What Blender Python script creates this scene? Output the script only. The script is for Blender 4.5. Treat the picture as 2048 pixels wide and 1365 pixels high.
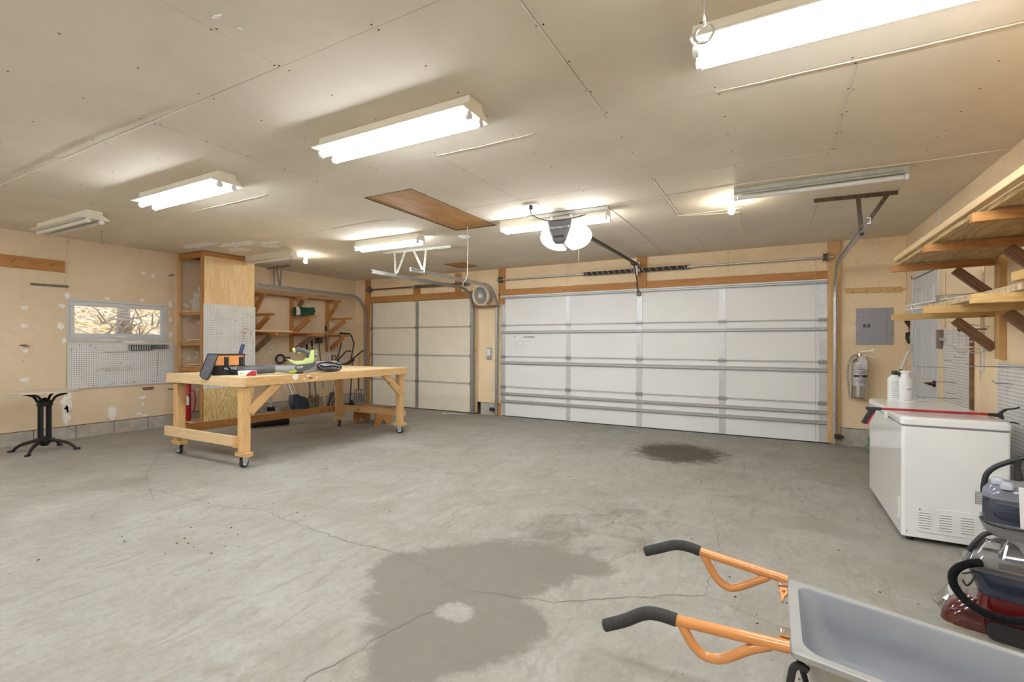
import bpy, math, random
import numpy as np
from mathutils import Vector, Matrix
random.seed(7)
PI = math.pi
SC = bpy.context.scene
COL = SC.collection
for o in list(bpy.data.objects): bpy.data.objects.remove(o)

# ---------------------------------------------------------------- camera
FPX, HY, YAW, ROLL, CH = 967.764, 687.467, math.radians(28.62208), math.radians(0.153276), 1.2902
fw = Vector((-math.sin(YAW), math.cos(YAW), 0)); r0 = Vector((math.cos(YAW), math.sin(YAW), 0)); u0 = r0.cross(fw)
rr = r0*math.cos(ROLL)+u0*math.sin(ROLL); uu = u0*math.cos(ROLL)-r0*math.sin(ROLL)
CAM = Vector((0, 0, CH))
cam_data = bpy.data.cameras.new('camera'); cam = bpy.data.objects.new('camera', cam_data); COL.objects.link(cam)
cam.matrix_world = Matrix(((rr.x, uu.x, -fw.x, 0), (rr.y, uu.y, -fw.y, 0), (rr.z, uu.z, -fw.z, CH), (0, 0, 0, 1)))
cam_data.sensor_width = 36; cam_data.lens = FPX/2048*36
cam_data.shift_y = (HY-682.5)/2048; cam_data.clip_start = 0.05; cam_data.clip_end = 200
SC.camera = cam
# world and exposure
world = bpy.data.worlds.new('world'); SC.world = world; world.use_nodes = True
wn = world.node_tree.nodes; bg = wn['Background']
bg.inputs[0].default_value = (0.86, 0.93, 1.0, 1); bg.inputs[1].default_value = 0.5
SC.view_settings.view_transform = 'Standard'; SC.view_settings.look = 'None'
SC.view_settings.gamma = 1; SC.view_settings.use_curve_mapping = False
SC.view_settings.exposure = 2.03
SC.cycles.use_denoising = True
SC.cycles.max_bounces = 8; SC.cycles.diffuse_bounces = 5; SC.cycles.sample_clamp_indirect = 6
TUBE_POWER, BULB_POWER, LENS_POWER = 17.0, 60.0, 5.0
TUBE_COL = (0.91, 0.97, 1.03)

# real planes of the room (metres)
D, L, R, H = 7.478, -7.92, 1.397, 2.619
BACK = -2.9
SLOPE = 0.012054
def fz(y): return SLOPE*(D-y)              # the slab falls towards the garage doors
def at(u, v, ax, val):
    """the point of a real plane (axis ax = val) seen at pixel (u, v) of the photograph"""
    d = fw+rr*((u-1024)/FPX)+uu*((HY-v)/FPX)
    return CAM+d*((val-CAM[ax])/d[ax])
def atf(u, v):
    d = fw+rr*((u-1024)/FPX)+uu*((HY-v)/FPX)
    return CAM+d*((SLOPE*D-CH)/(d.z+SLOPE*d.y))

# ---------------------------------------------------------------- materials
def srgb(*c):
    return tuple((x/255/12.92 if x/255 <= .04045 else ((x/255+.055)/1.055)**2.4) for x in c)
class NT:
    def __init__(s, name):
        s.m = bpy.data.materials.new(name); s.m.use_nodes = True
        s.t = s.m.node_tree; s.b = s.t.nodes['Principled BSDF']; s.out = s.t.nodes['Material Output']
    def n(s, ty, **kw):
        nd = s.t.nodes.new(ty)
        for k, v in kw.items():
            if k.startswith('i_'):
                key = k[2:]; key = int(key) if key.isdigit() else key.replace('_', ' ')
                nd.inputs[key].default_value = v
            else: setattr(nd, k, v)
        return nd
    def l(s, a, b): s.t.links.new(a, b)
    def coords(s, scale=(1, 1, 1), rnd=False):
        tc = s.n('ShaderNodeTexCoord'); mp = s.n('ShaderNodeMapping'); mp.inputs['Scale'].default_value = scale
        s.l(tc.outputs['Object'], mp.inputs['Vector'])
        if rnd:
            oi = s.n('ShaderNodeObjectInfo'); ml = s.n('ShaderNodeMath', operation='MULTIPLY'); ml.inputs[1].default_value = 37.0
            s.l(oi.outputs['Random'], ml.inputs[0]); s.l(ml.outputs[0], mp.inputs['Location'])
        return mp.outputs[0]
    def noise(s, vec, scale, detail=4, rough=.55, dist=0):
        nd = s.n('ShaderNodeTexNoise'); nd.inputs['Scale'].default_value = scale; nd.inputs['Detail'].default_value = detail
        nd.inputs['Roughness'].default_value = rough; nd.inputs['Distortion'].default_value = dist
        s.l(vec, nd.inputs['Vector']); return nd.outputs['Fac']
    def ramp(s, fac, stops, interp='LINEAR'):
        nd = s.n('ShaderNodeValToRGB'); cr = nd.color_ramp; cr.interpolation = interp
        while len(cr.elements) < len(stops): cr.elements.new(.5)
        for e, (p, c) in zip(cr.elements, stops):
            e.position = p; e.color = (c, c, c, 1) if isinstance(c, (int, float)) else (*c, 1)
        s.l(fac, nd.inputs[0]); return nd.outputs[0]
    def mix(s, fac, a, b, mode='MIX'):
        nd = s.n('ShaderNodeMix', data_type='RGBA', blend_type=mode)
        for sock, v in ((nd.inputs[0], fac), (nd.inputs[6], a), (nd.inputs[7], b)):
            if hasattr(v, 'links'): s.l(v, sock)
            elif isinstance(v, (int, float)): sock.default_value = v if sock == nd.inputs[0] else (v, v, v, 1)
            else: sock.default_value = (*v, 1)
        return nd.outputs[2]
    def math(s, op, a, b=0.0, c=0.0):
        nd = s.n('ShaderNodeMath', operation=op)
        for i, v in enumerate((a, b, c)):
            if hasattr(v, 'links'): s.l(v, nd.inputs[i])
            else: nd.inputs[i].default_value = v
        return nd.outputs[0]
    def bump(s, h, strength=.3, dist=.01):
        nd = s.n('ShaderNodeBump'); nd.inputs['Strength'].default_value = strength; nd.inputs['Distance'].default_value = dist
        s.l(h, nd.inputs['Height']); s.l(nd.outputs[0], s.b.inputs['Normal'])
    def fin(s, col=None, rough=None, metal=None):
        if col is not None:
            if hasattr(col, 'links'): s.l(col, s.b.inputs['Base Color'])
            else: s.b.inputs['Base Color'].default_value = (*col, 1)
        if rough is not None:
            if hasattr(rough, 'links'): s.l(rough, s.b.inputs['Roughness'])
            else: s.b.inputs['Roughness'].default_value = rough
        if metal is not None: s.b.inputs['Metallic'].default_value = metal
        return s.m
def dim(c, k): return tuple(min(1, x*k) for x in c)
def plain(name, c, rough=.5, metal=0, var=.12, scale=6, bump=0.0, coat=0):
    s = NT(name); v = s.coords(); f = s.noise(v, scale, 5)
    col = s.ramp(f, [(.3, dim(c, 1-var)), (.7, dim(c, 1+var*.6))])
    if bump: s.bump(s.noise(v, scale*14, 3), bump, .003)
    if coat: s.b.inputs['Coat Weight'].default_value = coat
    return s.fin(col, rough, metal)
def wood(name, c1, c2, rough=.62, grain=1.0, knots=True):
    s = NT(name); v = s.coords((1.3, 22*grain, 22*grain), True)
    f = s.noise(v, 1.0, 6, .6, .6)
    v2 = s.coords((.35, 3.5*grain, 3.5*grain), True); w = s.noise(v2, 2.5, 3, .5, 1.2)
    rings = s.math('FRACT', s.math('MULTIPLY', w, 9.0))
    f2 = s.math('ADD', s.math('MULTIPLY', f, .7), s.math('MULTIPLY', rings, .3))
    col = s.ramp(f2, [(.28, c2), (.66, c1)])
    big = s.noise(s.coords((.6, 2, 2), True), 3, 2)
    col = s.mix(s.ramp(big, [(.35, 0.0), (.75, .45)]), col, dim(c2, .95))
    if knots:
        vo = s.n('ShaderNodeTexVoronoi'); vo.inputs['Scale'].default_value = 1.0
        s.l(s.coords((2.6, 7, 7), True), vo.inputs['Vector'])
        k = s.ramp(vo.outputs['Distance'], [(.05, 1.0), (.11, 0.0)])
        col = s.mix(k, col, dim(c2, .35))
    s.bump(f, .15, .002)
    return s.fin(col, rough)
def plyface(name, c1, c2, stretch=(9, 9, 1.6), bands=16, soft=.5):
    s = NT(name); v = s.coords(stretch); w = s.noise(v, .9, 3, .55, 1.4)
    rings = s.math('SINE', s.math('MULTIPLY', w, bands*2.6))
    fine = s.noise(s.coords(tuple(x*14 for x in stretch)), 1, 4)
    f = s.math('ADD', s.math('MULTIPLY', rings, .25*soft), s.math('MULTIPLY', fine, .9))
    col = s.ramp(f, [(.25, c2), (.62, c1)])
    return s.fin(col, .6)
def drywall(name, c, seed=0., var=.10, smudge=None):
    s = NT(name); v = s.coords(); f = s.noise(v, 1.3+seed, 6, .6, .3)
    col = s.ramp(f, [(.3, dim(c, 1-var)), (.7, dim(c, 1+var))])
    fine = s.noise(s.coords((1, 1, 1)), 60, 3)
    col = s.mix(.08, col, fine, 'OVERLAY')
    if smudge:
        g = s.noise(v, 3.1, 7, .7, .9); col = s.mix(s.ramp(g, [(.56, 0.0), (.68, .55)]), col, smudge)
    s.bump(fine, .06, .002)
    return s.fin(col, .85)
def pegmat(name, axes, c=(.74, .75, .75), pitch=.0254):
    s = NT(name); tc = s.n('ShaderNodeTexCoord'); sp = s.n('ShaderNodeSeparateXYZ'); s.l(tc.outputs['Object'], sp.inputs[0])
    q = [s.math('SUBTRACT', s.math('FRACT', s.math('MULTIPLY', sp.outputs[a], 1/pitch)), .5) for a in axes]
    d2 = s.math('ADD', s.math('MULTIPLY', q[0], q[0]), s.math('MULTIPLY', q[1], q[1]))
    hole = s.math('LESS_THAN', d2, .030)
    base = s.ramp(s.noise(s.coords(), 4, 4), [(.3, dim(c, .93)), (.7, dim(c, 1.04))])
    col = s.mix(hole, base, (.07, .06, .05))
    s.bump(s.math('SUBTRACT', 1.0, hole), .6, .004)
    return s.fin(col, .45)
def emit(name, c, power):
    s = NT(name); e = s.n('ShaderNodeEmission'); e.inputs[0].default_value = (*c, 1); e.inputs[1].default_value = power
    s.l(e.outputs[0], s.out.inputs[0]); return s.m
def clear(name, tint=(1, 1, 1), gloss=.12, rough=.05, body=0.0, bodycol=(.8, .8, .8)):
    s = NT(name); tr = s.n('ShaderNodeBsdfTransparent'); tr.inputs[0].default_value = (*tint, 1)
    gl = s.n('ShaderNodeBsdfGlossy'); gl.inputs['Roughness'].default_value = rough
    mx = s.n('ShaderNodeMixShader'); fr = s.n('ShaderNodeFresnel'); fr.inputs[0].default_value = 1.45
    s.l(s.math('ADD', fr.outputs[0], gloss*.4), mx.inputs[0]); s.l(tr.outputs[0], mx.inputs[1]); s.l(gl.outputs[0], mx.inputs[2])
    last = mx
    if body:
        df = s.n('ShaderNodeBsdfDiffuse'); df.inputs[0].default_value = (*bodycol, 1)
        m2 = s.n('ShaderNodeMixShader'); m2.inputs[0].default_value = body
        s.l(mx.outputs[0], m2.inputs[1]); s.l(df.outputs[0], m2.inputs[2]); last = m2
    s.l(last.outputs[0], s.out.inputs[0]); return s.m

CEIL_C = (.60, .52, .40)
M = dict(
    ceil=drywall('ceiling_board', (.74, .665, .55), .2, .07),
    wall_l=drywall('tan_wallboard', (.74, .60, .43), .3, .05, (.66, .54, .39)),
    wall_d=drywall('tan_wallboard_door_wall', (.84, .67, .44), .5, .08),
    wall_r=drywall('tan_wallboard_orange', (.90, .73, .50), .7, .07),
    spackle=plain('spackle', (.90, .88, .84), .9, var=.12, scale=20),
    pine=wood('pine', (.74, .50, .24), (.58, .34, .13)),
    pine_pale=wood('pale_pine', (.78, .60, .36), (.66, .46, .24)),
    pine_old=wood('aged_orange_pine', (.58, .29, .095), (.40, .17, .045)),
    pine_dark=wood('brown_aged_wood', (.30, .17, .09), (.17, .085, .045)),
    pine_yellow=wood('yellow_pine', (.64, .43, .18), (.50, .30, .10)),
    ply=plyface('plywood_face', (.80, .60, .35), (.68, .46, .22), (9, 9, 1.2), 9, .5),
    ply_wild=plyface('plywood_wild_grain', (.76, .60, .30), (.58, .40, .14), (9, 9, 2.2), 18, 1.1),
    ply_hatch=plyface('plywood_hatch', (.58, .32, .12), (.46, .23, .07), (9, 1.2, 9), 8, .5),
    ply_under=plyface('plywood_underside', (.60, .44, .22), (.42, .28, .12), (12, 1.5, 9), 12, .9),
    ply_top=plyface('plywood_table_top', (.82, .66, .44), (.72, .54, .32), (9, 1.2, 9), 8, .4),
    osb=plain('particle_board', (.60, .46, .28), .8, var=.5, scale=60),
    peg_x=pegmat('pegboard_yz', (1, 2)), peg_white=plain('white_hardboard', (.75, .76, .76), .5),
    white=plain('white_enamel', (.78, .78, .76), .35, var=.04), white_warm=plain('warm_white_enamel', (.80, .74, .62), .4, var=.06),
    plastic_white=plain('white_plastic', (.80, .81, .82), .35, var=.03),
    vinyl=plain('grey_white_vinyl', (.60, .62, .64), .4, var=.05),
    door_white=plain('white_steel_door', (.80, .80, .79), .5, var=.02, scale=3),
    door_cream=plain('cream_insulated_door', (.82, .77, .64), .7, var=.05, scale=5, bump=.15),
    door_slab=plain('white_door_paint', (.66, .68, .70), .45, var=.02),
    galv=plain('galvanised_steel', (.60, .61, .62), .38, .75, .18, 25),
    strut=plain('strut_steel', (.44, .44, .44), .45, .35, .06, 12),
    stile=plain('stile_steel', (.60, .60, .60), .4, .35, .12, 25),
    galv_dull=plain('dull_galvanised', (.42, .42, .40), .5, .6, .2, 18),
    galv_dark=plain('dark_oily_steel', (.16, .14, .11), .5, .5, .35, 20),
    steel_paint=plain('cream_painted_steel', (.44, .44, .37), .5, .2, .15, 20),
    chrome=plain('bright_steel', (.75, .75, .76), .22, 1.0, .05),
    brushed=plain('brushed_stainless', (.62, .60, .57), .26, 1.0, .12, 9),
    black=plain('black_plastic', (.025, .025, .027), .45), black_matt=plain('black_rubber', (.035, .035, .036), .8),
    foam=plain('black_foam_grip', (.045, .044, .045), .9, var=.2, scale=60, bump=.4),
    iron=plain('black_cast_iron', (.02, .02, .02), .5, .3, .3, 40, .3),
    grey_dark=plain('dark_grey_plastic', (.10, .10, .105), .4), grey=plain('grey_enamel', (.33, .33, .36), .45, var=.05),
    grey_mid=plain('mid_grey_plastic', (.27, .28, .30), .35),
    orange=plain('orange_powder_coat', (.66, .29, .09), .28, var=.05, coat=.5),
    orange_cloth=plain('orange_canvas', (.78, .33, .11), .9, var=.15, scale=40, bump=.4),
    grey_cloth=plain('charcoal_canvas', (.13, .13, .15), .85, var=.25, scale=30, bump=.4),
    black_cloth=plain('black_canvas', (.02, .021, .025), .8, var=.3, scale=30, bump=.3),
    red=plain('red_enamel', (.40, .015, .025), .35, var=.06), red_bright=plain('red_plastic', (.42, .02, .03), .35),
    red_dark=plain('dark_red_gloss', (.075, .006, .008), .14, var=.05, coat=1.0),
    navy=plain('navy_plastic', (.008, .012, .035), .35, var=.2), navy_hose=plain('navy_rubber', (.05, .06, .16), .6),
    lime=plain('lime_plastic', (.46, .62, .10), .35, var=.05), lime_pale=plain('pale_lime_plastic', (.60, .74, .30), .4),
    green=plain('green_rubber', (.01, .10, .06), .45), green_b=plain('green_broom_plastic', (.04, .35, .10), .5),
    tray=plain('grey_painted_tray', (.27, .30, .36), .28, .15, .06, 5, 0, .3),
    tray_edge=plain('pale_grey_tray_rim', (.36, .37, .37), .4, .1, .05, 5),
    block=plain('concrete_block', (.47, .44, .39), .95, var=.22, scale=9, bump=.5),
    marble=plain('beige_table_stone', (.62, .54, .44), .4, var=.08, scale=5),
    hinge=plain('hinge_steel', (.36, .36, .36), .45, .7), rust=plain('rusty_metal', (.20, .12, .07), .8, .3, .4, 30),
    brush=plain('dark_bristles', (.03, .022, .018), .9, var=.6, scale=80, bump=1.0),
    wood_handle=plain('turned_wood_handle', (.60, .36, .13), .5, var=.2, scale=12),
    paper=plain('printed_paper', (.75, .76, .76), .7, var=.05), ink=plain('grey_ink', (.16, .16, .17), .7),
    tube=emit('lit_fluorescent_tube', TUBE_COL, TUBE_POWER), bulb=emit('lit_bulb', (1.0, .9, .74), BULB_POWER),
    lens=emit('lit_opener_lens', (1.0, .93, .84), LENS_POWER),
    tube_off=plain('unlit_tube', (.74, .72, .68), .2, var=.03),
    glass=clear('window_glass', (.97, .98, .98), .05, .02),
    clear=clear('clear_plastic', (.93, .94, .95), .25, .08, .06, (.8, .82, .85)),
    smoke=clear('smoky_blue_tank', (.34, .38, .50), .3, .06, .30, (.10, .12, .20)),
    bag=clear('clear_bag_film', (.95, .95, .94), .5, .2, .07, (.8, .8, .78)),
    rubber=plain('tyre_rubber', (.02, .02, .02), .8), bronze=plain('dark_bronze', (.07, .035, .02), .35, .8),
    wire_white=plain('white_coated_wire', (.72, .70, .68), .4), wire=plain('grey_wire', (.45, .45, .45), .35, .8),
    wire_red=plain('copper_red_wire', (.45, .10, .05), .4, .3), wire_black=plain('black_wire', (.03, .03, .03), .4, .2),
    cord_white=plain('white_cord', (.75, .68, .56), .6), dark_gap=plain('dark_brown', (.10, .06, .03), .9),  # plain dark brown for gap strips, punched holes, hatch edges and outer sheathing
    bag_grey=plain('grey_blower_bag', (.33, .33, .35), .7, var=.35, scale=16, bump=.3),
)

# ---------------------------------------------------------------- mesh building
def basis(d):
    d = Vector(d).normalized(); a = Vector((0, 0, 1)) if abs(d.z) < .95 else Vector((1, 0, 0))
    s = d.cross(a).normalized(); return s, s.cross(d).normalized()
class MB:
    def __init__(s): s.v = []; s.f = []; s.s = []
    def add(s, vs, fs, sm=False):
        k = len(s.v); s.v += [tuple(v) for v in vs]
        for f in fs: s.f.append([i+k for i in f]); s.s.append(sm)
        return s
    def box(s, c, d, Mx=None):
        c = Vector(c); vs = []
        for z in (-.5, .5):
            for y in (-.5, .5):
                for x in (-.5, .5):
                    p = Vector((x*d[0], y*d[1], z*d[2])); p = (Mx @ p if Mx else p)+c; vs.append(p)
        return s.add(vs, [(0, 2, 3, 1), (4, 5, 7, 6), (0, 1, 5, 4), (2, 6, 7, 3), (0, 4, 6, 2), (1, 3, 7, 5)])
    def bx(s, x0, x1, y0, y1, z0, z1): return s.box(((x0+x1)/2, (y0+y1)/2, (z0+z1)/2), (abs(x1-x0), abs(y1-y0), abs(z1-z0)))
    def beam(s, p0, p1, w, h, up=(0, 0, 1)):
        p0 = Vector(p0); p1 = Vector(p1); d = (p1-p0); u = Vector(up)
        x = d.normalized(); y = u.cross(x)
        if y.length < 1e-4: y = Vector((0, 1, 0)).cross(x)
        y.normalize(); z = x.cross(y)
        return s.box((p0+p1)/2, (d.length, w, h), Matrix((x, y, z)).transposed())
    def tube(s, pts, r, n=8, closed=False, smooth=True):
        pts = [Vector(p) for p in pts]; m = len(pts); rs = r if isinstance(r, (list, tuple)) else [r]*m
        tans = []
        for i in range(m):
            a = pts[(i-1) % m] if (closed or i > 0) else pts[0]; b = pts[(i+1) % m] if (closed or i < m-1) else pts[-1]
            t = (b-a); tans.append(t.normalized() if t.length > 1e-9 else Vector((0, 0, 1)))
        sd, up = basis(tans[0]); vs = []
        for i in range(m):
            t = tans[i]; sd = (sd-t*sd.dot(t)); sd = sd.normalized() if sd.length > 1e-6 else basis(t)[0]; up = sd.cross(t)
            for k in range(n):
                a = 2*PI*k/n; vs.append(pts[i]+(sd*math.cos(a)+up*math.sin(a))*rs[i])
        fs = []
        for i in range(m if closed else m-1):
            j = (i+1) % m
            for k in range(n): fs.append((i*n+k, i*n+(k+1) % n, j*n+(k+1) % n, j*n+k))
        s.add(vs, fs, smooth)
        if not closed: s.add(vs[:n], [tuple(range(n))[::-1]]); s.add(vs[-n:], [tuple(range(n))])
        return s
    def cyl(s, p0, p1, r, r1=None, n=14): return s.tube([p0, p1], [r, r if r1 is None else r1], n)
    def lathe(s, prof, o=(0, 0, 0), ax=(0, 0, 1), n=20, smooth=True, sx=1, sy=1):
        o = Vector(o); ax = Vector(ax).normalized()
        if abs(ax.z) > .999: a, b = Vector((1, 0, 0)), Vector((0, 1, 0))
        else: a, b = basis(ax)
        vs = []
        for r, z in prof:
            for k in range(n):
                t = 2*PI*k/n; vs.append(o+ax*z+a*(math.cos(t)*r*sx)+b*(math.sin(t)*r*sy))
        fs = []
        for i in range(len(prof)-1):
            for k in range(n): fs.append((i*n+k, i*n+(k+1) % n, (i+1)*n+(k+1) % n, (i+1)*n+k))
        s.add(vs, fs, smooth)
        s.add(vs[:n], [tuple(range(n))[::-1]]); s.add(vs[-n:], [tuple(range(n))]); return s
    def ball(s, c, r, n=14, m=9):
        r = (r, r, r) if isinstance(r, (int, float)) else r; c = Vector(c); vs = []
        for i in range(m+1):
            t = PI*i/m
            for k in range(n):
                a = 2*PI*k/n; vs.append(c+Vector((r[0]*math.sin(t)*math.cos(a), r[1]*math.sin(t)*math.sin(a), r[2]*math.cos(t))))
        fs = [(i*n+k, (i+1)*n+k, (i+1)*n+(k+1) % n, i*n+(k+1) % n) for i in range(m) for k in range(n)]
        return s.add(vs, fs, True)
    def prism(s, poly, o, a, b, t, smooth=False):
        """polygon (p, q) in the plane spanned by a, b at o, extruded by vector t"""
        o, a, b, t = map(Vector, (o, a, b, t)); n = len(poly)
        lo = [o+a*p+b*q for p, q in poly]; hi = [x+t for x in lo]
        fs = [tuple(range(n))[::-1], tuple(range(n, 2*n))]+[(i, (i+1) % n, n+(i+1) % n, n+i) for i in range(n)]
        return s.add(lo+hi, fs, smooth)
    def loft(s, rings, smooth=True, caps=True):
        n = len(rings[0]); vs = [p for r in rings for p in r]
        fs = [(i*n+k, i*n+(k+1) % n, (i+1)*n+(k+1) % n, (i+1)*n+k) for i in range(len(rings)-1) for k in range(n)]
        s.add(vs, fs, smooth)
        if caps: s.add(rings[0], [tuple(range(n))[::-1]]); s.add(rings[-1], [tuple(range(n))])
        return s
    def mesh(s, name, mat):
        me = bpy.data.meshes.new(name); me.from_pydata(s.v, [], s.f)
        me.polygons.foreach_set('use_smooth', s.s); me.materials.append(mat); me.update()
        bm = __import__('bmesh').new(); bm.from_mesh(me); __import__('bmesh').ops.recalc_face_normals(bm, faces=bm.faces); bm.to_mesh(me); bm.free()
        return me
W = {}
def put(o, parent, mw):
    W[o] = mw
    if parent is not None: o.parent = parent; o.matrix_local = W[parent].inverted() @ mw
    else: o.matrix_world = mw
def tag(o, label=None, cat=None, group=None, kind=None):
    if label: o['label'] = label
    if cat: o['category'] = cat
    if group: o['group'] = group
    if kind: o['kind'] = kind
    return o
def thing(name, label, cat, loc=(0, 0, 0), rz=0, group=None, kind=None, Mx=None):
    o = bpy.data.objects.new(name, None); COL.objects.link(o); o.empty_display_size = .1
    put(o, None, Mx if Mx is not None else Matrix.Translation(loc) @ Matrix.Rotation(rz, 4, 'Z'))
    return tag(o, label, cat, group, kind)
def part(name, mb, mat, parent=None, label=None, local=False, bevel=0, kind=None, origin=None):
    """link one mesh object; vertices are world coordinates, or the parent's own with local=True"""
    me = mb.mesh(name, M[mat] if isinstance(mat, str) else mat)
    o = bpy.data.objects.new(name, me); COL.objects.link(o)
    if local: put(o, parent, W[parent].copy())
    elif origin is not None:
        mw = Matrix.Translation(origin); me.transform(mw.inverted()); put(o, parent, mw)
    else: put(o, parent, Matrix.Identity(4))
    if label: o['label'] = label
    if kind: o['kind'] = kind
    if bevel:
        bv = o.modifiers.new('bevel', 'BEVEL'); bv.width = bevel; bv.segments = 2; bv.limit_method = 'ANGLE'; bv.angle_limit = .7
    return o
def board(name, p0, p1, w, h, mat, parent=None, up=(0, 0, 1), label=None, local=False, bevel=.002):
    """a sawn board as an object of its own, its length along its local X so that the grain follows it"""
    p0 = Vector(p0); p1 = Vector(p1); d = p1-p0; x = d.normalized(); y = Vector(up).cross(x)
    if y.length < 1e-4: y = Vector((0, 1, 0)).cross(x)
    y.normalize(); z = x.cross(y)
    mw = Matrix.Translation((p0+p1)/2) @ Matrix((x, y, z)).transposed().to_4x4()
    if local: mw = W[parent] @ mw
    mb = MB().box((0, 0, 0), (d.length, w, h)); me = mb.mesh(name, M[mat]); o = bpy.data.objects.new(name, me); COL.objects.link(o)
    put(o, parent, mw)
    if bevel:
        bv = o.modifiers.new('bevel', 'BEVEL'); bv.width = bevel; bv.segments = 1
    if label: o['label'] = label
    return o
def copy_tree(o, mw=None, parent=None):
    c = o.copy(); COL.objects.link(c)
    if parent is None: W[c] = mw; c.parent = None; c.matrix_world = mw
    else: c.parent = parent; c.matrix_local = o.matrix_local.copy(); W[c] = W[parent] @ c.matrix_local
    for ch in [k for k in W if k.parent == o]: copy_tree(ch, None, c)
    return c
def curve_pts(pts, k=6):
    """Catmull-Rom through the points"""
    P = [Vector(p) for p in pts]; out = []
    for i in range(len(P)-1):
        a = P[max(i-1, 0)]; b = P[i]; c = P[i+1]; d = P[min(i+2, len(P)-1)]
        for j in range(k):
            t = j/k; out.append(.5*((2*b)+(-a+c)*t+(2*a-5*b+4*c-d)*t*t+(-a+3*b-3*c+d)*t**3))
    out.append(P[-1]); return out
def text(name, s, size, mw, mat, parent, depth=.0008, bold=0.0):
    cu = bpy.data.curves.new(name, 'FONT'); cu.body = s; cu.size = size; cu.extrude = depth; cu.offset = bold
    cu.align_x = 'CENTER'; cu.align_y = 'CENTER'; cu.resolution_u = 2
    t = bpy.data.objects.new(name+'_source', cu); COL.objects.link(t)
    dg = bpy.context.evaluated_depsgraph_get(); me = bpy.data.meshes.new_from_object(t.evaluated_get(dg))
    bpy.data.objects.remove(t); me.materials.clear(); me.materials.append(M[mat]); me.name = name
    o = bpy.data.objects.new(name, me); COL.objects.link(o); put(o, parent, mw); return o
def frame(o, x, z):
    """matrix with local x along x, local z (text normal) along z"""
    x = Vector(x).normalized(); z = Vector(z).normalized(); y = z.cross(x)
    return Matrix.Translation(o) @ Matrix((x, y, z)).transposed().to_4x4()
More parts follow.
